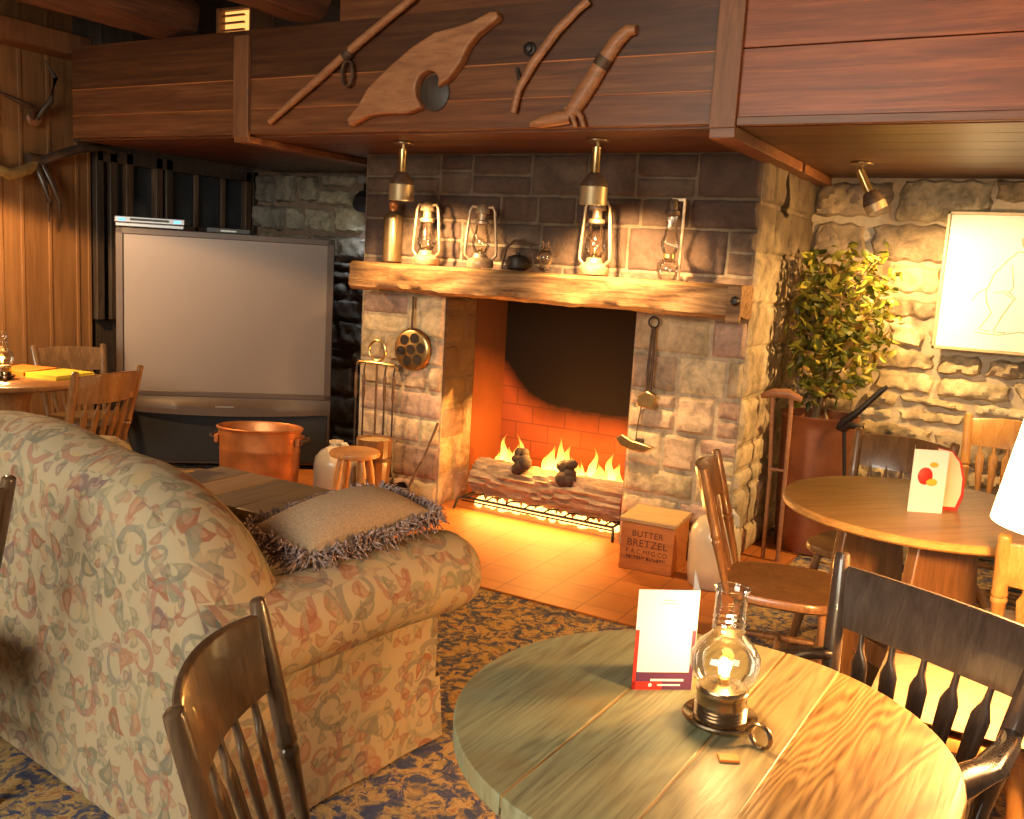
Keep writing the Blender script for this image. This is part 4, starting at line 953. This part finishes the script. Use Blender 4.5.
# ------------------------------------------------------------------ CHAIRS
def chair(label, loc, deg, mat='chair', arms=False, cushion=False, group='spindle-back wooden chairs', h=.89, w=.42, bow=.045, lean=.11, name=None, seat_z=.45, arch=.012):
    m = M[mat]
    o = thing('armchair' if arms else 'spindle_chair', label, 'chair', (loc[0], loc[1], 0), math.radians(deg-90), group)
    b = MB(); pl = []   # saddle seat outline
    for i in range(40):
        a = 2*PI*i/40; c, s_ = math.cos(a), math.sin(a); q = 1/((abs(c)**3.2+abs(s_)**3.2)**(1/3.2))
        pl.append((.215*q*c*(1+.06*s_), .205*q*s_))
    n = len(pl); V = []
    for (k, z) in ((.94,-.036), (1,-.026), (1,-.008), (.975,0), (.8,-.004), (.4,-.012), (.001,-.008)): V += [(x*k, y*k, seat_z+z) for x, y in pl]
    b.add(V, [(i*n+k, i*n+(k+1)%n, (i+1)*n+(k+1)%n, (i+1)*n+k) for i in range(6) for k in range(n)]+[tuple(reversed(range(n)))], True); b.build('seat', m, o)
    def yl(z): return -.18-lean*((z-seat_z)/(h-seat_z))
    hw = w/2
    for s_ in (-1, 1):
        b = MB(); P = []; R_ = []
        for z, r in ((seat_z-.02,.013), (.5,.016), (.56,.018), (.60,.021), (.606,.0235), (.614,.0235), (.62,.019), (.626,.0235), (.634,.0235), (.64,.021), (.7,.0215), (.78,.021), (h-.02,.019), (h-.004,.0175), (h,.012)):
            P.append((s_*(.17+(hw-.17)*(z-seat_z)/(h-seat_z)), yl(z), z)); R_.append((r, r*.82))
        b.sweep(P, R_, 14, up=(0,1,0)); b.build('back_post', m, o)
    # crest rail, bowed
    z0, z1 = h-.155, h-.025; b = MB(); nu = 20; V = []
    for i in range(nu+1):
        t = -1+2*i/nu; x = t*(hw-.008); yo = -bow*(1-t*t)
        for (z, dy) in ((z0,-.009), (z1-.006,-.009), (z1,-.004), (z1,.004), (z1-.006,.009), (z0,.009)):
            zz = z + (arch*(1-t*t) if z > z0 else -.004*(1-t*t)); V.append((x, yl(zz)+yo+dy, zz))
    k = 6; b.add(V, [(i*k+j, i*k+(j+1)%k, (i+1)*k+(j+1)%k, (i+1)*k+j) for i in range(nu) for j in range(k)]+[tuple(range(k)), tuple(nu*k+j for j in range(k))], True)
    b.build('crest_rail', m, o, bevel=0)
    for i in range(5):
        t = -1+2*(i+1)/6; b = MB()
        p0 = Vector((t*.155, -.185-.012*(1-t*t), seat_z-.01)); p1 = Vector((t*(hw-.01), yl(z0)-bow*(1-t*t), z0+.012)); P = []; R_ = []
        for f, rw, rt in ((0,.008,.008), (.08,.008,.008), (.16,.011,.009), (.3,.0135,.008), (.62,.0195,.007), (.76,.0205,.0068), (.81,.0145,.007), (.85,.0085,.0075), (.92,.0065,.0065), (1,.006,.006)):
            P.append(p0.lerp(p1, f)); R_.append((rw, rt))
        b.sweep(P, R_, 12, up=(0,1,0)); b.build('spindle', m, o)
    L = {}
    for sx in (-1, 1):
        for sy in (-1, 1):
            b = MB(); p1 = Vector((sx*.145, sy*.135, seat_z-.03)); p0 = Vector((sx*.2, sy*.195, 0)); L[(sx,sy)] = (p0, p1)
            b.sweep([p0.lerp(p1, f) for f in (0,.1,.3,.42,.45,.48,.7,.9,1)], [.012,.014,.019,.021,.016,.021,.02,.016,.014], 12); b.build('leg', m, o)
    for sx in (-1, 1):
        a, c = L[(sx,-1)][0].lerp(L[(sx,-1)][1], .42), L[(sx,1)][0].lerp(L[(sx,1)][1], .42)
        b = MB(); b.sweep([a.lerp(c, f) for f in (0,.2,.5,.8,1)], [.008,.011,.014,.011,.008], 10); b.build('stretcher', m, o)
    b = MB(); a = L[(-1,-1)][0].lerp(L[(-1,1)][1], .45); a = Vector((-.176,0,.18)); b.sweep([a.lerp(Vector((.176,0,.18)), f) for f in (0,.2,.5,.8,1)], [.008,.011,.014,.011,.008], 10); b.build('stretcher', m, o)
    if arms:
        for s_ in (-1, 1):
            za = .685; b = MB(); xp = s_*(.17+(hw-.17)*(za-seat_z)/(h-seat_z))
            b.sweep([(xp,yl(za),za), (xp+s_*.03,-.15,za+.004), (xp+s_*.05,-.05,za), (xp+s_*.045,.0,za-.004), (xp+s_*.04,.045,za-.018)], [(.017,.013),(.022,.013),(.03,.014),(.034,.016),(.03,.026)], 14, up=(0,0,1)); b.build('arm', m, o)
            b = MB(); p0 = Vector((s_*.195,-.03,seat_z-.01)); p1 = Vector((xp+s_*.045,.01,za-.02)); b.sweep([p0.lerp(p1, f) for f in (0,.15,.35,.5,.55,.6,.8,1)], [.012,.014,.02,.016,.02,.016,.018,.013], 12); b.build('arm_post', m, o)
    if cushion:
        b = MB()
        for s_ in (1, -1):
            def fn(a, c, s_=s_):
                u, v = 2*a-1, 2*c-1; e = max(0, (1-abs(u)**4)*(1-abs(v)**4)); return Vector((.205*u, .2*v, seat_z+.024+s_*.022*e**.5))
            b.grid(fn, 18, 18)
        b.build('seat_pad', M['cushion'], o, weld=True)
    return o
fgL = chair('spindle chair in front of the sofa corner, nearest to the camera at bottom left', (-.80,1.135), 30, 'chair', w=.42, h=.885)
fgR = chair('dark armchair tucked at the right side of the near plank table', (-.235,1.80), 244, 'chair_dark', arms=True, w=.46, h=.905, lean=.08, bow=.016, arch=0)
chair('wooden chair standing beside the pretzel crate, turned to the round back table', (-.685,3.24), 11, 'chair_mid', w=.37, h=.86)
chair('wooden chair behind the round back table, its back rail below the plant', (-.51,3.93), 258, 'chair_mid', w=.40, h=.88)
chair('wooden chair against the stone wall under the framed drawing', (-.09,4.98), 268, 'chair_light', w=.40, h=.88)
chair('lamp-lit chair with a tan seat pad behind the dark armchair, under the lampshade', (-.07,2.54), 180, 'chair_light', cushion=True, w=.42, h=.86)
chair('honey wooden chair pulled to the round back table below the lampshade', (.125,3.27), 100, 'chair_light', w=.40, h=.82)
chair('brown wooden chair at the far left table, its back towards the sofa', (-4.085,2.83), 188, 'chair_mid', w=.40, h=.90)
chair('dark wooden chair between the left table and the board wall', (-4.90,3.56), -14, 'chair', w=.42, h=.85)
chair('wooden chair at the left edge behind the sofa, only its post top showing', (-2.455,1.15), 180, 'chair', w=.40, h=.91)

# ------------------------------------------------------------------ NEAR TABLE
TX, TY, TR, TZ = -.422, 1.456, .412, .75
o = thing('plank_table', 'round weathered plank table at the bottom right, nearest the camera', 'table', (TX,TY,0), math.radians(-2.3))
b = MB()
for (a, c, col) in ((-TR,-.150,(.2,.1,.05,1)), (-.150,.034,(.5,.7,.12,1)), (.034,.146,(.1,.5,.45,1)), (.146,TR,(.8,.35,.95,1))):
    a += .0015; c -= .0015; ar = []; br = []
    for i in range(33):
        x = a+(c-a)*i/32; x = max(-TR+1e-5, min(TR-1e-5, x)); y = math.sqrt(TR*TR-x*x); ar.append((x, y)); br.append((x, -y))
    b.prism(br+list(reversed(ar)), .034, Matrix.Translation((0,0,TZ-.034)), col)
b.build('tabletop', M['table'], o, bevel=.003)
b = MB()
for q in (-.150,.034,.146): l_ = math.sqrt(TR*TR-q*q)-.004; b.box((q-.0024,-l_,TZ-.02), (q+.0024,l_,TZ-.0012), col=(.3,.3,1,1))
b.build('joint_filler', M['table'], o)
b = MB(); b.box((-.06,-.36,TZ-.065), (.06,.36,TZ-.0345)); b.box((-.3,-.05,TZ-.065), (.3,.05,TZ-.0345)); b.build('batten', M['table'], o)
b = MB(); b.lathe([(.05,.06), (.055,.2), (.045,.4), (.06,.6), (.075,TZ-.065)], (0,0,0), 20); b.build('pedestal', M['chair'], o)
for i in range(4):
    a = PI/4+i*PI/2; c, s_ = math.cos(a), math.sin(a); b = MB(); b.sweep([(c*.03,s_*.03,.12), (c*.15,s_*.15,.09), (c*.29,s_*.29,.03), (c*.31,s_*.31,.018)], [(.025,.035),(.025,.03),(.022,.02),(.02,.018)], 12); b.build('foot', M['chair'], o)

# oil lamp on the near table
def tablelamp(loc, label, group, strength=1):
    o = thing('finger_oil_lamp', label, 'oil lamp', loc, math.radians(-25), group)
    b = MB(); b.lathe([(.03,.0), (.042,.002), (.060,.012), (.064,.018), (.062,.021), (.046,.012), (.03,.009), (.001,.008)], (0,0,0), 36); b.build('saucer', M['pewter'], o)
    b = MB(); b.sweep([(.066+.02+.021*math.cos(a), 0, .02+.019*math.sin(a)) for a in [2*PI*i/18 for i in range(18)]], (.003,.006), 8, up=(0,1,0), closed=True); b.build('ring_handle', M['pewter'], o)
    pr = [(.043,.012), (.044,.016)]
    for i in range(4): z = .02+i*.006; pr += [(.0445,z), (.0415,z+.003)]
    pr += [(.042,.044), (.042,.058), (.0435,.06), (.0435,.066), (.041,.068), (.040,.072), (.028,.074), (.010,.078)]
    b = MB(); b.lathe(pr, (0,0,0), 36); b.build('font', M['pewter'], o)
    b = MB(); b.lathe([(.038,.070), (.05,.085), (.058,.105), (.057,.125), (.046,.145), (.032,.158), (.0255,.166), (.0275,.171), (.0255,.176), (.0275,.181), (.0255,.186), (.0275,.191), (.026,.197), (.0265,.235), (.0285,.238), (.0295,.241), (.028,.243), (.026,.241)], (0,0,0), 40, caps=False); b.build('glass_chimney', M['glass'], o)
    b = MB(); b.lathe([(.010,.076), (.010,.086), (.004,.088)], (0,0,0), 12); b.build('wick_tube', M['brass'], o)
    b = MB(); flame(b, 0, 0, .088, .042, .0105, 9); b.build('flame', M['lampflame'], o)
    return o
tablelamp((-.392,1.478,TZ), 'lit pewter oil lamp with clear glass chimney on the near plank table', 'lit table oil lamps')
# menu card on the near table
def menucard(loc, deg, label, w, h, second):
    o = thing('menu_card', label, 'menu card', loc, math.radians(deg), 'standing menu cards')
    b = MB(); b.box((0,-.0008,0), (w,.0008,h)); b.build('front_panel', M['purple'], o)
    b = MB(); b.box((0,-.0012,0), (.006,.0008,h*.72)); b.box((0,-.0012,0), (w*.5,.0008,.016)); b.build('border', M['red'], o)
    b = MB(); b.box((.007,-.0016,.034), (w-.008,-.0008,h)); b.box((-.0004,-.0014,h*.6), (w+.0004,-.0009,h)); b.build('printed_sheet', M['white'], o)
    b = MB(); b.box((w*.30,-.0022,.017), (w*.85,-.0012,.021)); b.box((w*.42,-.0022,.008), (w*.8,-.0012,.011)); b.lathe([(.003,0),(.0035,.001)], (w*.3,-.001,.0095), 12, rot=Matrix.Rotation(PI/2,3,'X')); b.build('print_line', M['white'], o)
    b = MB(); b.box((w*.42,-.0022,h-.02), (w*.6,-.0012,h-.0185)); b.box((w*.38,-.0022,h-.026), (w*.64,-.0012,h-.025)); b.build('heading', M['pencil'], o)
    a = math.radians(second); b = MB(); R_ = Matrix.Rotation(a, 3, 'Z'); b.box((0,-.0008,0), (w,.0008,h), rot=R_, piv=(0,0,0)); q = b.build('back_panel', M['white'], o); q.location = (w,0,0)
    return o
menucard((-.567,1.513,TZ), 36, 'white standing menu card beside the lit lamp on the near table', .112, .19, 77)
o = tag((lambda b: (b.box((-.016,-.011,0), (.016,.011,.004)), b.build('matchbook', M['orange'], loc=(-.345,1.375,TZ+.0005), rotz=.5, bevel=.001))[1])(MB()), 'small orange matchbook lying below the lamp on the near table', 'matchbook')

# ------------------------------------------------------------------ BACK ROUND TABLE
o = thing('round_table', 'round brown wooden table before the stone wall, with two cards', 'table', (-.285,3.46,0), math.radians(48))
b = MB(); b.lathe([(.001,.715), (.44,.715), (.462,.72), (.47,.728), (.47,.744), (.464,.75), (.001,.75)], (0,0,0), 64); b.build('tabletop', M['table2'], o)
b = MB(); b.prism([(-.19,0.0),(.19,0),(.12,.712),(-.12,.712)], .05, Mx @ Matrix.Translation((-.06,0,-.20))); b.build('slab_leg', M['chair_mid'], o, bevel=.006)
b = MB(); b.prism([(-.19,0.0),(.19,0),(.12,.712),(-.12,.712)], .05, Mx @ Matrix.Translation((-.06,0,.15))); b.build('slab_leg', M['chair_mid'], o, bevel=.006)
b = MB(); b.sweep([(-.06,-.13,.70), (.18,-.17,.42), (.4,-.2,.2)], (.018,.018), 8); b.build('brace', M['chair_light'], o)
b = MB(); b.box((-.1,-.15,.16), (-.02,.15,.24)); b.build('stretcher', M['chair_mid'], o, bevel=.004)
o = thing('menu_card', 'white standing card with a red flower picture on the back table', 'menu card', (-.325,3.35,.75), math.radians(27), 'standing menu cards')
b = MB(); b.box((0,-.001,0), (.115,.001,.215)); b.build('front_panel', M['white'], o)
b = MB(); b.lathe([(.001,.002), (.022,.0016), (.025,.0)], (.045,-.001,.125), 20, rot=Matrix.Rotation(PI/2,3,'X'), sy=1.2); b.build('flower_print', M['red'], o)
b = MB(); b.lathe([(.001,.002), (.012,.0016), (.013,.0)], (.068,-.0012,.105), 14, rot=Matrix.Rotation(PI/2,3,'X'), sx=1.5); b.lathe([(.001,.002), (.008,.0016), (.009,.0)], (.07,-.0012,.165), 14, rot=Matrix.Rotation(PI/2,3,'X'), sx=1.6); b.build('leaf_print', M['yellowp'], o)
b = MB(); b.box((0,-.001,0), (.10,.001,.215), rot=Matrix.Rotation(math.radians(68),3,'Z'), piv=(0,0,0)); b.build('back_panel', M['chair'], o)
o = thing('folded_card', 'cream folded card with a curved red edge beside the flower card', 'card', (-.262,3.455,.75), math.radians(20))
b = MB(); P = [(0,0),(.085,0),(.10,.05),(.098,.11),(.08,.17),(.05,.205),(.0,.215)]
b.prism(P, .002, Mx); b.build('card_backing', M['red'], o)
b = MB(); b.prism([(u*.9, .012+v*.93) for u, v in P], .0012, Mx @ Matrix.Translation((0,0,.0021))); b.build('card_face', plain('cream_card', (.8,.72,.5), .5, 0, .03), o)

# ------------------------------------------------------------------ LEFT TABLE
o = thing('side_round_table', 'dark round table at the far left holding a lit lamp and papers', 'table', (-4.76,3.0,0))
b = MB(); b.lathe([(.001,.715), (.40,.715), (.42,.722), (.425,.73), (.425,.744), (.418,.75), (.001,.75)], (0,0,0), 56); b.build('tabletop', M['chair_mid'], o)
b = MB(); b.lathe([(.06,.05), (.07,.2), (.05,.4), (.08,.6), (.12,.715)], (0,0,0), 20); b.build('pedestal', M['chair_mid'], o)
b = MB(); b.lathe([(.26,0), (.27,.02), (.2,.045), (.06,.06)], (0,0,0), 32); b.build('base', M['chair_mid'], o)
tablelamp((-4.69,2.90,.75), 'lit oil lamp with glass chimney on the far left table', 'lit table oil lamps')
for (x, y, z, r, mt_, lb) in ((-4.85,3.12,.7505,.3,'orange','orange paper folder on the far left table, behind the lamp'), (-4.60,3.17,.7505,.15,'yellowp','yellow paper folder lying on the far left table beside the orange one')):
    b = MB(); b.box((-.11,-.13,0), (.11,.13,.003)); b.box((-.108,-.128,.0035), (.108,.13,.02)); b.box((-.11,-.13,.0205), (.11,.13,.0235))
    tag(b.build('paper_folder', M[mt_], loc=(x, y, z), rotz=r), lb, 'folder', 'paper folders on the left table')

# ------------------------------------------------------------------ PICTURE
o = thing('framed_drawing', 'framed sepia figure drawing on the stone wall at the right', 'picture', (-.21,5.675,1.545))
W_, H_ = .325, .375
b = MB()
for (a, c) in (((-W_,0,-H_),(-W_+.018,.025,H_)), ((W_-.018,0,-H_),(W_,.025,H_)), ((-W_,0,-H_),(W_,.025,-H_+.018)), ((-W_,0,H_-.018),(W_,.025,H_))): b.box(a, c)
b.build('frame', plain('pale_gilt_frame', (.5,.38,.2), .4, .3, .2), o, bevel=.003)
b = MB(); b.box((-W_+.01,.012,-H_+.01), (W_-.01,.02,H_-.01)); b.build('paper', M['white'], o)
b = MB()
def ln(P, r): b.sweep([(x, .0115, z) for x, z in P], (r, .0008), 6, up=(0,1,0))
ln([(.12,.12),(.10,.17),(.04,.17),(.0,.13),(-.06,.05),(-.09,-.05),(-.08,-.10)], .004); ln([(.06,.20),(.05,.235),(.08,.255),(.115,.24),(.12,.205),(.095,.185),(.06,.20)], .006)
ln([(.10,.17),(.12,.05),(.11,-.05),(.15,-.12),(.18,-.15)], .004); ln([(.02,.1),(.04,-.02),(.02,-.05)], .003); ln([(-.08,-.10),(-.05,-.16),(-.10,-.25),(-.05,-.26)], .004)
ln([(-.0,-.05),(.05,-.08),(.0,-.18),(-.03,-.26),(.03,-.26)], .004); ln([(-.09,-.03),(-.13,-.06),(-.15,-.10)], .003); ln([(-.05,-.05),(.02,-.04),(.06,-.08)], .003)
ln([(-.12,-.27),(.0,-.275),(.1,-.25),(.2,-.27)], .003); b.build('sketch_lines', M['pencil'], o)

# ------------------------------------------------------------------ PLANT IN COPPER POT
PX, PY = -1.02, 5.32
o = thing('copper_planter', 'tall round copper planter standing before the stone wall', 'planter', (PX,PY,.0))
b = MB(); b.lathe([(.16,0), (.175,.01), (.19,.3), (.2,.70), (.205,.755), (.213,.765), (.213,.775), (.2,.775), (.19,.70)], (0,0,0), 40); b.build('pot_body', M['copper_dull'], o)
b = MB(); b.lathe([(.001,.71), (.194,.70)], (0,0,0), 32, caps=False); b.build('soil', M['soil'], o)
o = thing('potted_ficus', 'bushy yellow-green ficus growing in the copper planter', 'plant', (PX,PY,.70))
def clampp(q): return Vector((max(-.20, q.x), min(.34, q.y), max(-.01, q.z)))
R = random.Random(17); b = MB(); tips = []
for i in range(7):
    a = R.uniform(0, 2*PI); P = [Vector((R.uniform(-.06,.06), R.uniform(-.06,.06), 0))]; d = Vector((math.cos(a)*.2, math.sin(a)*.2, 1)).normalized()
    for k in range(5): d = (d+Vector((R.uniform(-.3,.3), R.uniform(-.3,.3), .1))).normalized(); P.append(P[-1]+d*.17)
    P = [clampp(q) for q in P]; b.sweep(P, [.011,.010,.008,.006,.005,.003], 7); tips += P[1:]
    for k in range(1, 6):
        for q in range(3):
            e = Vector((R.uniform(-1,1), R.uniform(-1,.9), R.uniform(-.1,.6))).normalized()*R.uniform(.1,.26); Q = [P[k], clampp(P[k]+e*.5+Vector((0,0,.02))), clampp(P[k]+e)]; b.sweep(Q, [.004,.003,.002], 5); tips += Q[1:]
b.build('stems', M['trunk'], o)
b = MB(); gr = [(.16,.17,.02), (.30,.27,.03), (.10,.12,.02), (.42,.36,.05), (.22,.2,.03), (.30,.18,.04)]
cnt = 0
while cnt < 1150:
    # crown: a lobed ellipsoid, clamped to the room side of the walls
    u = Vector((R.gauss(0,1), R.gauss(0,1), R.gauss(0,1))).normalized()*(R.random()**.4)
    p = Vector((u.x*.33+.02, u.y*.30, .60+u.z*.43))
    if p.z < .28 and abs(p.x) > .24: continue
    if R.random() < .25: p = R.choice(tips)+Vector((R.uniform(-.05,.05),)*3)
    if PX+p.x < -1.22 or PY+p.y > 5.72 or p.z < .12: continue
    L_ = R.uniform(.05,.10); wd = L_*R.uniform(.36,.5); c = R.choice(gr); k = R.uniform(.7,1.25); c = (c[0]*k, c[1]*k, c[2]*k, 1)
    ax = Vector((R.uniform(-1,1), R.uniform(-1,1), R.uniform(-1.0,.4))).normalized()
    if PX+p.x+ax.x*L_ < -1.22 or PY+p.y+ax.y*L_ > 5.71: continue
    sd = ax.cross(Vector((R.uniform(-1,1), R.uniform(-1,1), R.uniform(-1,1)))).normalized(); nm = ax.cross(sd)
    pts = [p, p+ax*L_*.35+sd*wd*.5, p+ax*L_*.7+sd*wd*.38-nm*.004, p+ax*L_-nm*.012, p+ax*L_*.7-sd*wd*.38-nm*.004, p+ax*L_*.35-sd*wd*.5, p+ax*L_*.38+nm*.008, p+ax*L_*.7+nm*.004]
    b.add(pts, [(0,1,6),(1,2,7,6),(2,3,7),(3,4,7),(4,5,6,7),(5,0,6)], True, c); cnt += 1
b.build('foliage', M['leaf'], o, recalc=False)
o = thing('long_handled_adze', 'dark long-handled adze leaning on the copper planter', 'tool', (-.76,5.07,.0))
b = MB(); b.sweep([(.0,.0,.012), (-.05,.03,.4), (-.09,.03,.76)], [.008,.009,.011], 8); b.build('thin_shaft', M['iron'], o)
b = MB(); b.sweep([(-.12,.03,.735), (-.09,.02,.78), (-.02,.02,.85), (.07,.02,.96), (.10,.02,.99)], [.014,.026,.016,.015,.008], 12); b.build('grip_end', M['iron'], o)
b = MB(); b.sweep([(-.1,.03,.74), (-.05,0,.77), (.01,-.02,.765)], [.02,.02,.012], 10); b.build('blade_lug', M['iron'], o)
# two-pronged fork leaning on the chimney side
o = thing('wooden_hay_fork', 'two-shafted wooden hay fork leaning against the chimney side', 'hay fork', (-1.10,4.92,.0))
b = MB(); b.sweep([(-.06,0,.0), (-.07,.02,.45), (-.10,.03,.88)], .011, 8); b.build('prong', M['tool_wood'], o)
b = MB(); b.sweep([(.02,0,.0), (.01,.02,.45), (-.0,.03,.88)], .012, 8); b.build('prong', M['tool_wood'], o)
b = MB(); b.sweep([(-.16,.03,.88), (-.1,.03,.905), (-.02,.03,.91), (.05,.03,.885)], [.014,.024,.026,.016], 10); b.build('head_bar', M['tool_wood'], o)
b = MB(); b.sweep([(-.075,.015,.5), (.02,.02,.5)], .008, 8); b.build('rung', M['tool_wood'], o)

# ------------------------------------------------------------------ FLOOR LAMP (right edge)
LX, LY = .125, 2.20
o = thing('floor_lamp', 'lit floor lamp with white conical shade at the right edge', 'lamp', (LX,LY,0))
b = MB(); b.lathe([(.13,0), (.135,.012), (.05,.03), (.014,.05)], (0,0,0), 28); b.build('base', M['brass'], o)
b = MB(); b.sweep([(0,0,.04), (0,0,1.12)], .010, 10); b.build('pole', M['brass'], o)
b = MB(); b.lathe([(.175,1.03), (.115,1.375)], (0,0,0), 48, caps=False); b.lathe([(.171,1.03), (.111,1.375)], (0,0,0), 48, caps=False); b.build('lamp_shade', M['shade'], o, recalc=False)
b = MB(); b.ball((0,0,1.17), .035, 16, (1,1,1.2)); b.build('bulb', emit('lamp_bulb', (1,.75,.45), 8), o)
b = MB(); b.sweep([(-.115,0,1.37), (.115,0,1.37)], .003, 6); b.sweep([(0,-.115,1.37), (0,.115,1.37)], .003, 6); b.sweep([(0,0,1.2), (0,0,1.37)], .003, 6); b.build('shade_spider', M['brass'], o)

# ------------------------------------------------------------------ LIGHTS
def light(kind, name, loc, power, col, size=.1, aim=None, spot=None, blend=.5, sy=None):
    L = bpy.data.lights.new(name, kind); L.energy = power; L.color = col
    if kind == 'AREA':
        L.size = size
        if sy: L.shape = 'RECTANGLE'; L.size_y = sy
    else: L.shadow_soft_size = size
    if kind == 'SPOT': L.spot_size = math.radians(spot); L.spot_blend = blend
    ob = bpy.data.objects.new(name, L); COL.objects.link(ob); ob.location = loc
    if aim is not None: ob.rotation_euler = (Vector(aim)-Vector(loc)).to_track_quat('-Z', 'Y').to_euler()
    return ob
WARM = (1,.60,.24); FIRE = (1,.46,.10)
light('POINT', 'fire_light', (-2.42,4.86,.50), 45, (1,.42,.08), .10)
light('AREA', 'burner_light', (-2.45,4.68,.10), 8, (1,.45,.09), .9, (-2.45,4.0,-.1), sy=.06)
light('SPOT', 'spot_light_left', (-3.10,4.165,1.78), 85, WARM, .03, (-3.12,4.6,1.3), 110, .6)
light('SPOT', 'spot_light_middle', (-1.955,4.165,1.78), 110, WARM, .03, (-1.93,4.6,1.3), 110, .6)
light('SPOT', 'spot_light_right', (-.77,5.09,1.79), 95, (1,.62,.24), .03, (-.25,5.7,1.0), 125, .7)
light('SPOT', 'added_spot_light', (.22,4.97,1.90), 190, (1,.58,.2), .03, (-1.28,5.0,1.0), 100, .6)  # light of the added, unseen spotlight on the chimney side
light('SPOT', 'spot_light_corner', (-4.46,5.46,1.82), 9, (.85,.92,1), .12, (-4.25,5.68,.9), 130, .7)
light('POINT', 'floor_lamp_light', (LX,LY,1.058), 150, (1,.47,.13), .06)
light('POINT', 'floor_lamp_uplight', (LX,LY,1.335), 75, (1,.50,.18), .06)
light('SPOT', 'left_pendant_light', (-4.95,2.9,1.98), 170, (1,.56,.22), .05, (-4.95,2.9,0), 150, .15)
light('AREA', 'window_daylight', (-1.9,-2.4,2.5), 275, (1,.93,.75), 3.0, (-2.4,2.0,.7), sy=2.0)
light('POINT', 'near_lamp_light', (-.392,1.478,.87), 3.5, (1,.6,.22), .012)
light('POINT', 'left_lamp_light', (-4.69,2.90,.87), 5, (1,.6,.22), .012)

w = bpy.data.worlds.new('room_ambient'); S.world = w; w.use_nodes = True
w.node_tree.nodes['Background'].inputs[0].default_value = (1,.66,.40,1); w.node_tree.nodes['Background'].inputs[1].default_value = .25

# ------------------------------------------------------------------ CAMERA
cam = bpy.data.cameras.new('camera'); co = bpy.data.objects.new('camera', cam); COL.objects.link(co)
cam.sensor_width = 36; cam.lens = 933*36/1024; cam.clip_start = .05
a = Vector((1672, 244.5, -933)).normalized(); bb = Vector((538, -114.5, 933)).normalized()
bb = (bb - a*a.dot(bb)).normalized(); z = a.cross(bb)          # world axes seen from the camera (x right, y down, z forward)
Rm = Matrix(((a.x, -a.y, -a.z), (bb.x, -bb.y, -bb.z), (z.x, -z.y, -z.z)))
co.matrix_world = Matrix.Translation((0,0,1.5)) @ Rm.to_4x4()
S.camera = co
vs = S.view_settings; vs.view_transform = 'Standard'; vs.look = 'None'; vs.gamma = 1; vs.exposure = 0.18; vs.use_curve_mapping = False
try:
    S.cycles.max_bounces = 8; S.cycles.transparent_max_bounces = 12; S.cycles.use_denoising = True; S.cycles.sample_clamp_indirect = 6; S.cycles.caustics_reflective = False; S.cycles.caustics_refractive = False
except Exception: pass
